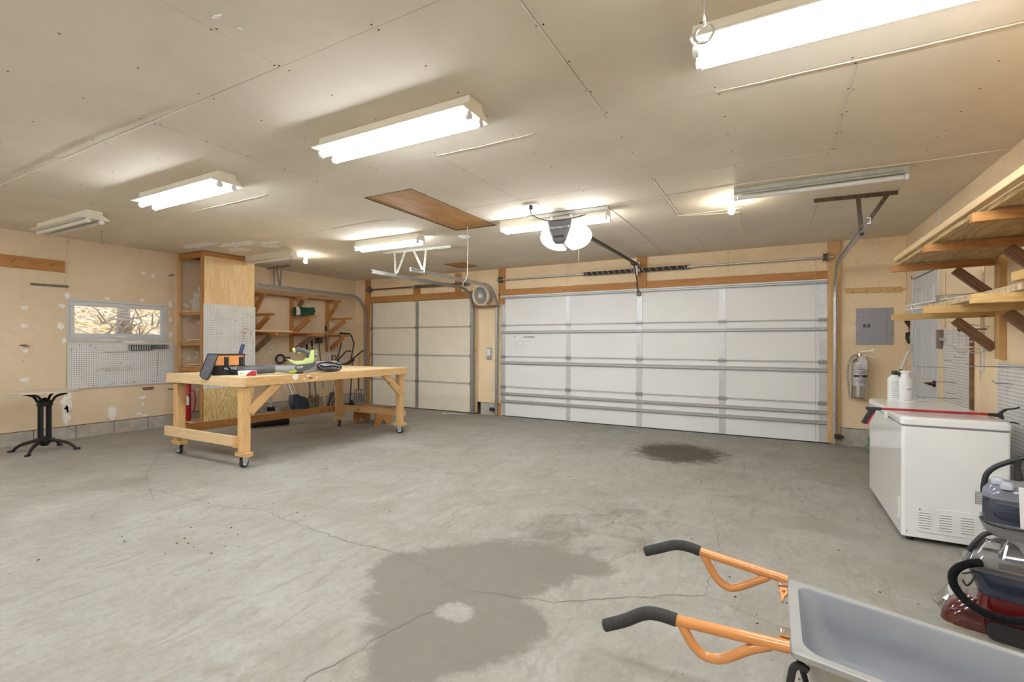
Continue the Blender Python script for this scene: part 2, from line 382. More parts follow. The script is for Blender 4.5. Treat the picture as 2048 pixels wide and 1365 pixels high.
# ================================================================ SETTING
# ---- floor: one gently sloping slab, stains as a painted mask of its own colour, cracks as thin dark ribbons
def build_floor():
    s = NT('concrete'); v = s.coords()
    at1 = s.n('ShaderNodeAttribute', attribute_name='stain'); at2 = s.n('ShaderNodeAttribute', attribute_name='oil'); at3 = s.n('ShaderNodeAttribute', attribute_name='pale')
    big = s.noise(v, .55, 5, .6, .6); mid = s.noise(v, 2.3, 7, .68, 1.0); fine = s.noise(v, 34, 4, .7); grit = s.noise(v, 140, 2)
    c = s.ramp(mid, [(.28, (.33, .30, .25)), (.50, (.46, .44, .39)), (.72, (.58, .57, .53))])
    c = s.mix(s.ramp(big, [(.35, 0.0), (.7, .5)]), c, (.60, .60, .57))
    streak = s.noise(s.coords((3.5, 1.1, 1)), 2.2, 6, .7, 1.6)
    c = s.mix(s.ramp(streak, [(.50, 0.0), (.68, .6)]), c, (.35, .305, .245))
    c = s.mix(s.ramp(fine, [(.35, .22), (.55, 0.0)]), c, (.25, .23, .20))
    c = s.mix(s.ramp(grit, [(.60, 0.0), (.72, .5)]), c, (.68, .67, .64))
    edge = s.math('ADD', at1.outputs['Fac'], s.math('MULTIPLY', s.math('SUBTRACT', s.noise(v, 4.5, 9, .78, .8), .5), 1.7))
    c = s.mix(s.ramp(edge, [(.34, 0.0), (.62, .85)]), c, s.mix(mid, (.20, .185, .155), (.33, .31, .265)))
    o1 = s.math('ADD', at2.outputs['Fac'], s.math('MULTIPLY', s.math('SUBTRACT', s.noise(s.coords((1, 2.5, 1)), 6, 6, .75, 1), .5), 1.9))
    c = s.mix(s.ramp(o1, [(.35, 0.0), (.75, .9)]), c, (.085, .058, .030))
    p1 = s.math('ADD', at3.outputs['Fac'], s.math('MULTIPLY', s.math('SUBTRACT', s.noise(v, 9, 6, .7), .5), .7))
    c = s.mix(s.ramp(p1, [(.45, 0.0), (.7, .8)]), c, (.60, .60, .58))
    s.bump(fine, .12, .004)
    c = s.mix(1.0, c, (.64, .635, .635), 'MULTIPLY')
    m = s.fin(c, s.ramp(mid, [(.3, .62), (.7, .85)]))
    x0, x1, y0, y1, st = L-.1, R+.1, BACK-.1, D+.12, .03
    nx, ny = int((x1-x0)/st)+1, int((y1-y0)/st)+1
    xs = np.linspace(x0, x1, nx); ys = np.linspace(y0, y1, ny); X, Y = np.meshgrid(xs, ys)
    Z = SLOPE*(D-Y)
    co = np.stack([X, Y, Z], -1).reshape(-1, 3)
    i = np.arange(nx*ny).reshape(ny, nx)
    f = np.stack([i[:-1, :-1], i[:-1, 1:], i[1:, 1:], i[1:, :-1]], -1).reshape(-1, 4)
    me = bpy.data.meshes.new('floor'); me.from_pydata(co.tolist(), [], f.tolist()); me.materials.append(m)
    def inside(P, X, Y):
        r = np.zeros_like(X, bool)
        for (a, b), (c_, d_) in zip(P, P[1:]+P[:1]):
            r ^= ((b > Y) != (d_ > Y)) & (X < (c_-a)*(Y-b)/(d_-b+1e-12)+a)
        return r
    def blur(A, k):
        for _ in range(k): A = (A+np.roll(A, 1, 0)+np.roll(A, -1, 0)+np.roll(A, 1, 1)+np.roll(A, -1, 1))/5
        return A
    main = [(-2.02, 2.12), (-1.85, 1.84), (-1.66, 1.62), (-1.50, 1.54), (-1.38, 1.36), (-1.28, 1.2), (-1.1, 1.36), (-.92, 1.56), (-.81, 1.75), (-.87, 1.96),
            (-1.0, 2.03), (-1.12, 2.02), (-1.02, 2.13), (-.93, 2.22), (-.92, 2.42), (-.78, 2.50), (-.72, 2.62), (-.92, 2.62), (-1.1, 2.7), (-1.35, 2.66), (-1.62, 2.52), (-1.78, 2.3)]
    light = [(-1.62, 2.52), (-1.35, 2.66), (-1.05, 2.7), (-.70, 2.75), (-.55, 3.1), (-.62, 3.75), (-.98, 3.9), (-1.3, 3.55), (-1.55, 3.0)]
    spot = [(-1.42, 1.83), (-1.30, 1.88), (-1.20, 1.86), (-1.19, 1.78), (-1.24, 1.72), (-1.34, 1.74)]
    stn = blur(inside(main, X, Y).astype(float), 14)*.95+.42*blur(inside(light, X, Y).astype(float), 12)
    stn = stn*(1-blur(inside(spot, X, Y).astype(float), 2))
    oil = np.exp(-(((X+1.0)/.50)**2+((Y-5.9)/.55)**2))*1.35
    oil += .35*np.exp(-(((X-.95)/.4)**2+((Y-6.3)/.7)**2))
    pale = .62*np.exp(-(((X+4.1)/.8)**2+((Y-4.6)/.5)**2))+.5*np.exp(-(((X+6.2)/1.2)**2+((Y-3.3)/.7)**2))+.35*np.exp(-(((X+1.3)/.4)**2+((Y-3.9)/.5)**2))
    for n_, A in (('stain', stn), ('oil', oil), ('pale', pale)):
        a = me.attributes.new(n_, 'FLOAT', 'POINT'); a.data.foreach_set('value', A.reshape(-1).astype(np.float32))
    o = bpy.data.objects.new('floor', me); COL.objects.link(o); put(o, None, Matrix.Identity(4))
    tag(o, 'worn grey concrete garage floor with cracks and dark stains', 'floor', kind='structure')
    cr = MB()
    def crack(pts, w):
        r = random.Random(len(cr.v)+3); P = []
        for (a, b), (c_, d_) in zip(pts, pts[1:]):
            n = max(2, int(math.hypot(c_-a, d_-b)/.035))
            for k in range(n):
                t = k/n; P.append((a+(c_-a)*t+r.uniform(-.012, .012), b+(d_-b)*t+r.uniform(-.012, .012)))
        P.append(pts[-1]); vs = []
        for k, (x, y) in enumerate(P):
            q = P[min(k+1, len(P)-1)]; p = P[max(k-1, 0)]; dx, dy = q[0]-p[0], q[1]-p[1]; l = math.hypot(dx, dy)+1e-9
            ww = w*r.uniform(.4, 1.3)*(.25 if k in (0, len(P)-1) else 1); z = fz(y)+.0012
            vs += [(x-dy/l*ww, y+dx/l*ww, z), (x+dy/l*ww, y-dx/l*ww, z)]
        cr.add(vs, [(2*k, 2*k+1, 2*k+3, 2*k+2) for k in range(len(P)-1)])
    crack([(-6.1, 2.9), (-5.2, 2.35), (-4.6, 2.1), (-4.17, 1.95)], .002)
    crack([(-4.6, 2.1), (-3.6, 2.14), (-3.33, 2.24), (-2.85, 2.18), (-2.59, 2.16), (-2.3, 2.14), (-2.02, 2.17), (-1.68, 2.1), (-1.39, 1.99)], .0026)
    crack([(-1.39, 1.99), (-1.18, 2.04), (-.92, 2.11), (-.8, 2.2), (-.68, 2.29), (-.5, 2.4), (-.3, 2.54)], .0024)
    crack([(-1.39, 1.99), (-1.38, 1.75), (-1.43, 1.55), (-1.45, 1.33), (-1.49, 1.16), (-1.55, .6)], .0022)
    crack([(-.3, 2.54), (-.3, 3.24), (-.46, 4.17), (-.28, 5.0), (-.28, 5.64), (.16, 7.14)], .0018)
    crack([(-.3, 2.54), (-.06, 2.43), (.3, 2.2), (.9, 2.0)], .0016)
    crack([(-2.02, 2.17), (-1.9, 2.6), (-2.1, 3.0)], .0013)
    c_ = part('floor_crack', cr, plain('crack_dirt', (.17, .15, .125), .95), o, kind='stuff')
    gr = MB(); r = random.Random(5)                                   # leaf crumbs and grit lying about
    for x, y, sp, n in ((-3.2, 1.75, .25, 30), (.6, 2.2, .5, 26), (-2.0, 2.2, 2.5, 26), (-4.9, 7.0, .4, 16), (-.2, 2.3, .3, 8), (.1, 4, 1., 18)):
        for _ in range(n):
            a, b = x+r.gauss(0, sp), y+r.gauss(0, sp)
            if L < a < R and a*a+b*b > .4 and b < D-.1:
                q = r.uniform(.002, .006); gr.box((a, b, fz(b)+q*.4), (q*2, q*1.4, q*.8), Matrix.Rotation(r.uniform(0, 3), 3, 'Z'))
    part('floor_grit', gr, plain('dry_leaf_crumbs', (.16, .11, .06), .9, var=.5, scale=3), o, kind='stuff')
build_floor()

# ---- ceiling of separate boards
ceiling = thing('ceiling', 'tan drywall ceiling of screwed boards with open seams', 'ceiling', (0, 0, H), kind='structure')
ys = [BACK-.1, -.96+.02, .28, 1.51, 2.74, 3.97, 5.19, 6.41, D+.1]
screws = MB(); rs = random.Random(11)
hatches = [(-3.31, -2.76, 3.235, 4.69), (-4.90, -4.50, 6.57, 7.04)]
for i in range(len(ys)-1):
    a, b = ys[i], ys[i+1]; off = .34 if i % 2 == 0 else -.87
    xs = sorted({L-.1, R+.1} | {off+2.44*k for k in range(-5, 4) if L < off+2.44*k < R})
    for x0, x1 in zip(xs, xs[1:]):
        dz = rs.uniform(0, .002); p = MB(); g = .0016
        cuts = [h for h in hatches if h[0] < x1 and h[1] > x0 and h[2] < b and h[3] > a]
        if not cuts: p.bx(x0+g, x1-g, a+g, b-g, H+dz, H+.014)
        else:
            xx = sorted({x0+g, x1-g} | {min(max(q, x0+g), x1-g) for h in cuts for q in h[:2]}); yy = sorted({a+g, b-g} | {min(max(q, a+g), b-g) for h in cuts for q in h[2:]})
            for u, v_ in zip(xx, xx[1:]):
                for s_, t in zip(yy, yy[1:]):
                    cx, cy = (u+v_)/2, (s_+t)/2
                    if not any(h[0] < cx < h[1] and h[2] < cy < h[3] for h in cuts): p.bx(u, v_, s_, t, H+dz, H+.014)
        part('drywall_board', p, 'ceil', ceiling)
        k = 0; xx = x0
        n = max(1, round((x1-x0)/.61))
        for k in range(n+1):
            x = x0+(x1-x0)*k/n+(0.012 if k == 0 else -.012 if k == n else 0)
            for q in range(5):
                y = a+.03+(b-a-.06)*q/4
                if any(h[0] < x < h[1] and h[2] < y < h[3] for h in hatches): continue
                screws.lathe([(.0052, -.0008), (.0052, 0.004)], (x+rs.uniform(-.006, .006), y+rs.uniform(-.02, .02), H+dz), n=6, smooth=False)
part('screw_head', screws, plain('dark_screw', (.05, .04, .03), .6), ceiling, kind='stuff')
part('roof_deck', MB().bx(L-.3, R+.3, BACK-.3, D+.3, H+.03, H+.06), plain('dark_loft', (.10, .08, .06), .9), ceiling)
cs = MB()                                                             # pale paper strips hanging loose along some seams
for x0, x1, y in ((-5.95, -2.9, 1.51), (-7.9, -6.9, 1.51), (-5.2, -4.0, 2.74), (-2.1, -1.35, 2.74), (-.28, 1.35, 2.74), (-.9, -.3, 5.19), (-4.5, -3.6, 3.97)):
    pts = [(x0+(x1-x0)*k/8, y+.003*math.sin(k*2), H-.004-.004*math.sin(PI*k/8)) for k in range(9)]; cs.tube(pts, .0032, 5)
for y0, y1, x in ((4.0, 5.2, -.88), (4.9, 5.55, -.31), (2.75, 3.97, .34), (-.5, 2.7, -.875)):
    cs.tube([(x, y0+(y1-y0)*k/6, H-.003) for k in range(7)], .0022, 5)
part('seam_strip', cs, 'cord_white', ceiling, kind='stuff')
def blob(mb, o, a, b, rx, ry, n=14, t=.002, seed=0, jag=.35):
    r = random.Random(seed*7+int(rx*1e4)); o, a, b = map(Vector, (o, a, b)); nn = a.cross(b)
    P = [(math.cos(2*PI*k/n)*rx*r.uniform(1-jag, 1), math.sin(2*PI*k/n)*ry*r.uniform(1-jag, 1)) for k in range(n)]
    mb.prism(P, o, a, b, nn*t)
sp = MB()                                                             # torn paper and paint over the corner
for k, (x, y, rx, ry) in enumerate(((-6.9, 3.75, .5, .12), (-6.35, 3.95, .45, .16), (-6.75, 4.2, .25, .2), (-5.9, 4.1, .3, .1), (-6.1, 4.25, .2, .14), (at(433, 34, 2, H).x, at(433, 34, 2, H).y, .035, .012), (at(480, 58, 2, H).x, at(480, 58, 2, H).y, .02, .012))):
    blob(sp, (x, y, H+.0005), (1, 0, 0), (0, 1, 0), rx, ry, 22, -.0025, k, .6)
part('torn_paper_patch', sp, plain('torn_white_paper', (.92, .90, .85), .9, var=.10, scale=15), ceiling, kind='stuff')

def plaster_wall(name, label, ax, val, u0, u1, seams, openings, mat, zs, kind_mat=None, skip=()):
    """wall of boards on plane ax = val; u runs along the other horizontal axis; openings (u0,u1,z0,z1)"""
    w = thing(name, label, 'wall', (0, 0, 0), kind='structure')
    sgn = {('wall_left'): -1, 'wall_right': 1, 'wall_front': 1, 'wall_back': -1}[name]; th = .014*sgn
    sc = MB(); r = random.Random(sum(map(ord, name)))
    us = sorted({u0, u1} | {s_ for s_ in seams if u0 < s_ < u1})
    for a, b in zip(us, us[1:]):
        g = .0014; p = MB(); ops = [o for o in openings if o[0] < b and o[1] > a]; dv = r.uniform(0, .0015)*sgn
        xx = sorted({a+g, b-g} | {min(max(q, a+g), b-g) for o in ops for q in o[:2]}); zz = sorted({zs, H} | {min(max(q, zs), H) for o in ops for q in o[2:]})
        any_ = False
        for x0, x1 in zip(xx, xx[1:]):
            for z0, z1 in zip(zz, zz[1:]):
                cx, cz = (x0+x1)/2, (z0+z1)/2
                if x1-x0 < 1e-4 or z1-z0 < 1e-4 or any(o[0] < cx < o[1] and o[2] < cz < o[3] for o in ops): continue
                any_ = True
                if ax == 0: p.bx(val+dv, val+th, x0, x1, z0, z1)
                else: p.bx(x0, x1, val+dv, val+th, z0, z1)
        if any_: part('drywall_board', p, mat, w)
        for k in range(4):
            u = a+.02+(b-a-.04)*k/3
            for q in range(10):
                z = zs+.06+(H-zs-.1)*q/9+r.uniform(-.03, .03)
                if any(o[0]-.03 < u < o[1]+.03 and o[2]-.03 < z < o[3]+.03 for o in openings) or r.random() < .35: continue
                o_ = (val-.0008*sgn, u+r.uniform(-.008, .008), z) if ax == 0 else (u+r.uniform(-.008, .008), val-.0008*sgn, z)
                sc.lathe([(.005, 0), (.005, .003)], o_, (sgn, 0, 0) if ax == 0 else (0, sgn, 0), n=6, smooth=False)
    part('screw_head', sc, plain('dark_screw_b', (.06, .045, .03), .6), w, kind='stuff')
    return w
ZS = .222
WY0, WY1, WZ0, WZ1 = 2.69, 3.845, 1.325, 1.845
wl = plaster_wall('wall_left', 'tan drywall side wall with window, white spackle patches and block footing', 0, L, BACK, D,
                  [2.69-1.22*k for k in range(1, 5)]+[2.69, 3.93, 5.15, 6.37], [(WY0, WY1, WZ0, WZ1)], 'wall_l', ZS)
WDx = [(-7.575, -4.80, -1, 2.13), (-4.305, .724, -1, 2.13)]
wf = plaster_wall('wall_front', 'tan board wall around the two garage doors', 1, D, L, R,
                  [-6.7, -5.48, -4.26, -3.04, -1.82, -.6, .62], WDx, 'wall_d', ZS)
DY0, DY1, DZ = 6.15, 7.115, 2.055
wr = plaster_wall('wall_right', 'orange-tan board wall behind the lumber shelves', 0, R, BACK, D,
                  [.16, 1.38, 2.6, 3.82, 5.04, 6.26], [(DY0, DY1, -1, DZ)], 'wall_r', ZS)
plaster_wall('wall_back', 'tan drywall wall behind the photographer', 1, BACK, L, R, [-5.5, -3.04, -.6], [], 'wall_l', ZS)
for nm, w, ax, val, sg in (('wall_left', wl, 0, L, -1), ('wall_front', wf, 1, D, 1), ('wall_right', wr, 0, R, 1)):
    u, e = (BACK, D) if ax == 0 else (L, R); r = random.Random(3)
    while u < e-.02:
        u2 = min(u+.406, e); skip = (ax == 1 and (-7.575 < (u+u2)/2 < -4.80 or -4.30 < (u+u2)/2 < .724)) or (nm == 'wall_right' and DY0 < (u+u2)/2 < DY1)
        if not skip:
            p = MB(); pr = r.uniform(.012, .018)*-sg; z1 = ZS-.006
            if ax == 0: p.bx(val+pr, val-.1*-sg, u+.003, u2-.004, -.02, z1)
            else: p.bx(u+.003, u2-.004, val+pr, val-.1*-sg, -.02, z1)
            part('concrete_block', p, 'block', w, bevel=.004)
        u = u2
    led = MB()
    if ax == 0: led.bx(val-.012*sg, val+.1*sg, BACK, D, ZS-.006, ZS+.001)
    part('sill_gap', led, 'dark_gap', w) if ax == 0 else None
# footing blocks of the door wall beside the doors
for x0, x1 in ((-4.72, -4.40), (.735, 1.14), (1.144, R-.002)):
    part('concrete_block', MB().bx(x0, x1, D-.016, D+.1, -.02, ZS-.006), 'block', wf, bevel=.004)
part('outer_sheathing', MB().bx(L-.2, R+.2, D+.14, D+.16, -.1, H+.05), 'dark_gap', wf)
part('outer_sheathing', MB().bx(R+.12, R+.14, BACK, D+.1, -.1, H+.05), 'dark_gap', wr)
sp = MB()
def lw(u, v): p = at(u, v, 0, L); return p.y, p.z
for k, (u, v, rx, rz) in enumerate([(48, 616, .045, .03), (48, 653, .05, .035), (50, 702, .045, .03), (50, 760, .06, .03), (135, 592, .04, .05), (124, 612, .04, .04), (122, 653, .05, .06), (128, 682, .04, .05),
        (214, 597, .04, .025), (286, 547, .035, .03), (306, 551, .035, .045), (285, 601, .04, .03), (341, 608, .04, .07), (341, 640, .03, .04), (341, 670, .04, .06), (134, 806, .07, .17), (132, 830, .06, .16), (225, 828, .07, .12),
        (285, 795, .06, .03), (278, 828, .05, .03), (290, 831, .05, .02), (285, 809, .03, .03), (38, 690, .02, .02), (218, 680, .16, .014), (270, 684, .2, .016)]):
    y, z = lw(u, v); blob(sp, (L, y, z), (0, 1, 0), (0, 0, 1), rx, rz, 18, .0018, k, .55)
for k in range(34):                                                   # patches inside the shelf unit and on the wall behind it
    r = random.Random(k+90); y, z = r.uniform(4.02, 4.68), r.choice([r.uniform(.4, 1.2), r.uniform(1.15, 1.95)]); blob(sp, (L, y, z), (0, 1, 0), (0, 0, 1), r.uniform(.02, .06), r.uniform(.02, .07), 14, .0018, k, .6)
for y, z, a, b in ((4.45, 2.1, .22, .26), (4.5, 2.35, .24, .12), (4.25, 1.9, .08, .25), (4.1, 1.7, .08, .1)): blob(sp, (L, y, z), (0, 1, 0), (0, 0, 1), a, b, 26, .0016, 3, .5)
part('spackle_patch', sp, 'spackle', wl, kind='stuff')
blob(sp, (L, 3.3, 1.298), (0, 1, 0), (0, 0, 1), .62, .024, 30, .0014, 5, .2) if False else None
part('primer_strip', MB().bx(L, L+.0015, 2.70, 3.88, 1.278, 1.326), plain('grey_primer', (.60, .58, .53), .9, var=.1), wl)
sp = MB()
for u, v in ((1745, 700), (980, 660), (1020, 480)):
    p = at(u, v, 1, D); blob(sp, p, (1, 0, 0), (0, 0, 1), .02, .02, 10, -.0018, 4)
part('spackle_patch', sp, 'spackle', wf, kind='stuff')
blk = MB()
for k, (u, v) in enumerate([(48, 690), (52, 693), (44, 691)]): y, z = lw(u, v); blk.tube([(L+.002, y-.03, z), (L+.012, y+.03, z)], .004, 6)
part('nail', blk, 'rust', wl, kind='stuff')

# ---- window 1
w1 = thing('window_1', 'wide white-framed awning window over the pegboard, autumn leaves outside', 'window', (L, WY0, WZ0), kind='structure')
def ring(mb, x0, x1, y0, y1, z0, z1, t):
    mb.bx(x0, x1, y0, y1, z0, z0+t); mb.bx(x0, x1, y0, y1, z1-t, z1); mb.bx(x0, x1, y0, y0+t, z0+t, z1-t); mb.bx(x0, x1, y1-t, y1, z0+t, z1-t)
mb = MB(); ring(mb, L-.13, L+.004, WY0, WY1, WZ0, WZ1, .022); part('window_frame', mb, 'vinyl', w1, bevel=.003)
mb = MB(); ring(mb, L-.045, L-.006, WY0+.022, WY1-.022, WZ0+.022, WZ1-.022, .058); part('sash', mb, 'vinyl', w1, bevel=.006)
part('pane', MB().bx(L-.030, L-.026, WY0+.06, WY1-.06, WZ0+.06, WZ1-.06), 'glass', w1)
hy = (WY0+WY1)/2
mb = MB().prism([(-.085, 0), (-.06, .02), (.06, .02), (.085, 0)], (L-.006, hy, WZ0+.03), (0, 1, 0), (0, 0, 1), (.014, 0, 0))
part('latch_handle', mb, 'plastic_white', w1, bevel=.004)
# ---- hillside with leaf litter outside
s = NT('leaf_litter'); v = s.coords(); vo = s.n('ShaderNodeTexVoronoi'); vo.inputs['Scale'].default_value = 11; s.l(v, vo.inputs['Vector'])
c = s.ramp(s.n('ShaderNodeSeparateColor').outputs[0], [(0, (0, 0, 0)), (1, (1, 1, 1))]) if False else None
sc_ = s.n('ShaderNodeSeparateColor'); s.l(vo.outputs['Color'], sc_.inputs[0])
c = s.ramp(sc_.outputs[0], [(.1, (.40, .26, .12)), (.4, (.70, .50, .24)), (.7, (.82, .62, .36)), (.95, (.80, .66, .50))])
c = s.mix(s.ramp(s.noise(v, 1.2, 5, .7), [(.45, 0.0), (.62, .5)]), c, (.72, .70, .62)); s.fin(c, .9)
M['litter'] = s.m
nx, ny = 60, 60; vs = []; rr_ = random.Random(4)
for i in range(nx+1):
    for j in range(ny+1):
        x = L-.9-i*.2; y = -6+j*.45; vs.append((x, y, .25+max(0, (L-1.6-x))*.42+rr_.uniform(-.05, .05)))
g = MB().add(vs, [(i*(ny+1)+j, i*(ny+1)+j+1, (i+1)*(ny+1)+j+1, (i+1)*(ny+1)+j) for i in range(nx) for j in range(ny)], True)
hill = part('ground_outside', g, 'litter', None); tag(hill, 'leaf-covered bank rising outside the window', 'ground', kind='structure')
lv = MB()
for k in range(5200):
    t = rr_.uniform(.2, 6.5); y = rr_.uniform(2.0, 10)+t*.2; x = L-1.6-t; z = .25+t*.42+rr_.uniform(0, .10); a = rr_.uniform(0, 6); q = rr_.uniform(.02, .05)
    Mx = Matrix.Rotation(a, 3, 'Z') @ Matrix.Rotation(rr_.uniform(-.8, 1.2), 3, 'Y'); lv.add([Vector((x, y, z))+Mx @ Vector(p) for p in ((-q, 0, 0), (0, -q*.6, .004), (q, 0, 0), (0, q*.6, .004))], [(0, 1, 2, 3)])
fl = part('fallen_leaves', lv, plain('fallen_leaf', (.78, .56, .32), .8, var=.55, scale=2.7), None); tag(fl, 'orange and cream fallen leaves on the bank outside the window', 'leaves', kind='stuff')
tr = thing('tree', 'grey tree stump with bare shoots on the bank seen through the window', 'tree', (L-3.6, 4.9, 1.0))
mb = MB(); cx, cy = L-4.2, 5.05
mb.lathe([(.24, -.3), (.17, 0), (.12, .25), (.10, .9), (.08, 2.6)], (cx, cy, 1.35), n=12)
part('trunk', mb, plain('grey_bark', (.36, .30, .27), .9, var=.5, scale=14, bump=.6), tr)
mb = MB()
for k in range(46):
    a = rr_.uniform(-1.4, 1.4); l = rr_.uniform(.1, .5)
    p0 = Vector((cx+.15, cy+rr_.gauss(0, .38), 1.45+rr_.uniform(-.25, .35))); p1 = p0+Vector((rr_.uniform(.1, .5), math.sin(a)*l, rr_.uniform(-.35, .45))); mb.tube([p0, (p0+p1)/2+Vector((0, 0, .07)), p1], [.020, .012, .004], 5)
part('twig', mb, plain('grey_brown_twig', (.42, .34, .27), .9), tr, kind='stuff')

# ---- door wall timber (trim)
def trim(n, label, p0, p1, w, h, mat, up=(0, 0, 1)):
    o = board('trim_%d' % n, p0, p1, w, h, mat, None, up); tag(o, label, 'trim', kind='structure'); return o
yt = D-.019
trim(1, 'orange pine header board over the narrow garage door', (-7.447, yt, 2.19), (-4.90, yt, 2.19), .038, .125, 'pine_old')
trim(2, 'orange pine header board over the wide garage door, part beside the keypad wall', (-4.216, yt, 2.192), (-1.885, yt, 2.192), .038, .105, 'pine_old')
trim(3, 'orange pine header board over the wide garage door, part by the electrical panel', (-1.73, yt, 2.192), (.583, yt, 2.192), .038, .105, 'pine_old')
for k, (x0, x1, z0, z1, lab) in enumerate([(-7.575, -7.449, 0, H, 'full-height pine jamb post in the corner left of the narrow garage door'), (-4.90, -4.80, 0.02, 2.13, 'pine jamb post between narrow garage door and keypad wall'),
        (-4.339, -4.216, 1.98, H, 'short pine post above the left end of the wide garage door'), (-1.88, -1.735, 2.12, H, 'pine post at the centre spring bracket above the wide garage door'),
        (.583, .724, .02, H, 'full-height pine jamb post between wide garage door and electrical panel'), (-6.28, -6.13, 2.255, 2.42, 'short pine block under the narrow door spring'), (-5.28, -5.16, 2.255, H-.02, 'thin pine post right of the narrow door spring'), (-4.40, -4.30, .0, ZS, 'short pine foot at the bottom left of the wide garage door')]):
    trim(4+k, lab, ((x0+x1)/2, yt, z0), ((x0+x1)/2, yt, z1), .038 if False else (x1-x0), .038, 'pine' if k in (1, 4) else 'pine_old', (0, 1, 0))

# ---- garage doors
def garage_door(name, label, x0, x1, z1, joints, stiles, struts, mat, stile_mat, sw):
    d = thing(name, label, 'garage door', ((x0+x1)/2, D, 0), kind='structure')
    zz = [0.012]+joints+[z1]; ya, yb = D-.012, D+.03
    for a, b in zip(zz, zz[1:]):
        p = MB().bx(x0, x1, ya, yb, a+.003, b-.003); pn = part('door_panel', p, mat, d, bevel=.003)
        mb = MB()
        for z in (a+.02, b-.02): mb.bx(x0+.01, x1-.01, ya-.002, ya, z-.0022, z+.0022)
    rails = MB()
    for z in joints:
        for dz in (-.014, .014): rails.bx(x0, x1, ya-.003, ya, z+dz-.0025, z+.0025+dz)
    part('joint_lip', rails, 'galv_dull' if mat == 'door_cream' else 'strut', d, kind='stuff')
    for xs_, w_, sm in stiles:
        for a, b in zip(zz, zz[1:]):
            p = MB().bx(xs_-w_/2, xs_+w_/2, ya-.006, ya, a+.012, b-.012)
            for q in range(int((b-a)/.09)):
                for e in (-w_*.28, w_*.28): p.lathe([(.004, 0), (.004, .003)], (xs_+e, ya-.006, a+.06+q*.09), (0, -1, 0), n=6, smooth=False)
            part('stile', p, 'stile' if sm == 'galv' else sm, d)
        for z in joints:
            h = MB().bx(xs_-w_/2-.008, xs_+w_/2+.008, ya-.012, ya-.006, z-.03, z+.03).cyl((xs_-w_/2-.014, ya-.014, z), (xs_+w_/2+.014, ya-.014, z), .008, n=8)
            part('hinge', h, 'hinge', d)
    for z, hh in struts:
        p = MB().prism([(0, -hh/2), (-.006, -hh/2-.01), (-.006, -hh/2), (-.045, -hh*.3), (-.045, hh*.3), (-.006, hh/2), (-.006, hh/2+.01), (0, hh/2)], (x0+.01, ya-.006, z), (0, 1, 0), (0, 0, 1), (x1-x0-.02, 0, 0))
        part('strut', p, 'strut', d)
    seal = MB().bx(x0, x1, ya+.002, yb, -.01, .014); part('bottom_seal', seal, 'black_matt', d)
    return d
sd = garage_door('door_1', 'cream four-section narrow garage door with steel centre stile', -7.449, -4.902, 2.125, [.545, 1.055, 1.60], [(-6.20, .075, 'galv_dull'), (-7.40, .05, 'galv_dull'), (-4.93, .05, 'galv_dull')], [], 'door_cream', 'galv_dull', .06)
bd = garage_door('door_2', 'wide white sectional garage door with grey horizontal struts', -4.293, .587, 2.115, [.52, 1.055, 1.607],
                 [(-4.245, .075, 'galv'), (-3.015, .075, 'galv'), (-1.845, .085, 'galv'), (-.669, .085, 'galv'), (.535, .085, 'galv')], [(2.098, .035), (1.485, .034), (.95, .040), (.402, .034), (.270, .034)], 'door_white', 'galv', .08)
part('top_rail_cap', MB().bx(-4.293, .587, D-.05, D-.012, 2.115, 2.135), 'door_white', bd)
# faint print on the second section of the wide door
mw = frame((-4.02, D-.0135, 1.395), (1, 0, 0), (0, -1, 0))
text('door_print', 'T', .05, mw, 'ink', bd)
text('door_print', 'WARNING', .045, frame((-3.74, D-.0135, 1.40), (1, 0, 0), (0, -1, 0)), 'ink', bd, bold=.001)
for k, (w_, h_) in enumerate(((.16, .09), (.11, .07))):
    mb = MB(); x = -4.0+k*.16; z = 1.33
    for a in (0, w_): mb.bx(x+a-.0015, x+a+.0015, D-.0135, D-.0125, z-h_, z)
    for a in (0, h_): mb.bx(x, x+w_, D-.0135, D-.0125, z-a-.0015, z-a+.0015)
    part('door_print', mb, 'grey', bd)
# ---- six-panel side door in the right wall
d3 = thing('door_3', 'white six-panel door in the right wall with bronze lever', 'door', (R, 6.6, 0), kind='structure')
part('door_slab', MB().bx(R-.012, R+.028, DY0, DY1, .03, DZ-.02), 'door_slab', d3, bevel=.003)
for za, zb in ((.16, .78), (.92, 1.52), (1.62, 1.92)):
    for ya, yb in ((DY0+.12, DY0+.43), (DY1-.43, DY1-.12)):
        mb = MB(); ring(mb, R-.020, R-.011, ya, yb, za, zb, .022); mb.bx(R-.018, R-.012, ya+.055, yb-.055, za+.055, zb-.055); part('raised_panel', mb, 'door_slab', d3, bevel=.004)
mb = MB().bx(R-.022, R+.01, DY1, DY1+.035, .02, DZ+.03).bx(R-.022, R+.01, DY0-.03, DY1+.035, DZ-.01, DZ+.03); part('door_frame', mb, 'door_slab', d3, bevel=.002)
mb = MB().lathe([(.032, 0), (.032, .01), (.018, .02), (.012, .05)], (R-.014, DY0+.07, .90), (-1, 0, 0), 16).tube([(R-.062, DY0+.07, .90), (R-.066, DY0+.12, .902), (R-.062, DY0+.22, .898)], [.012, .010, .008], 8)
part('lever_handle', mb, 'bronze', d3)
for z in (.45, 1.25, 1.75): part('hinge', MB().cyl((R-.026, DY1, z-.045), (R-.026, DY1, z+.045), .008, n=8), 'galv', d3)
trim(20, 'tan casing board between the white side door and the pegboard', (R-.01, DY0-.10, .2), (R-.01, DY0-.10, 2.0), .13, .02, 'wall_r', (1, 0, 0)) if False else None
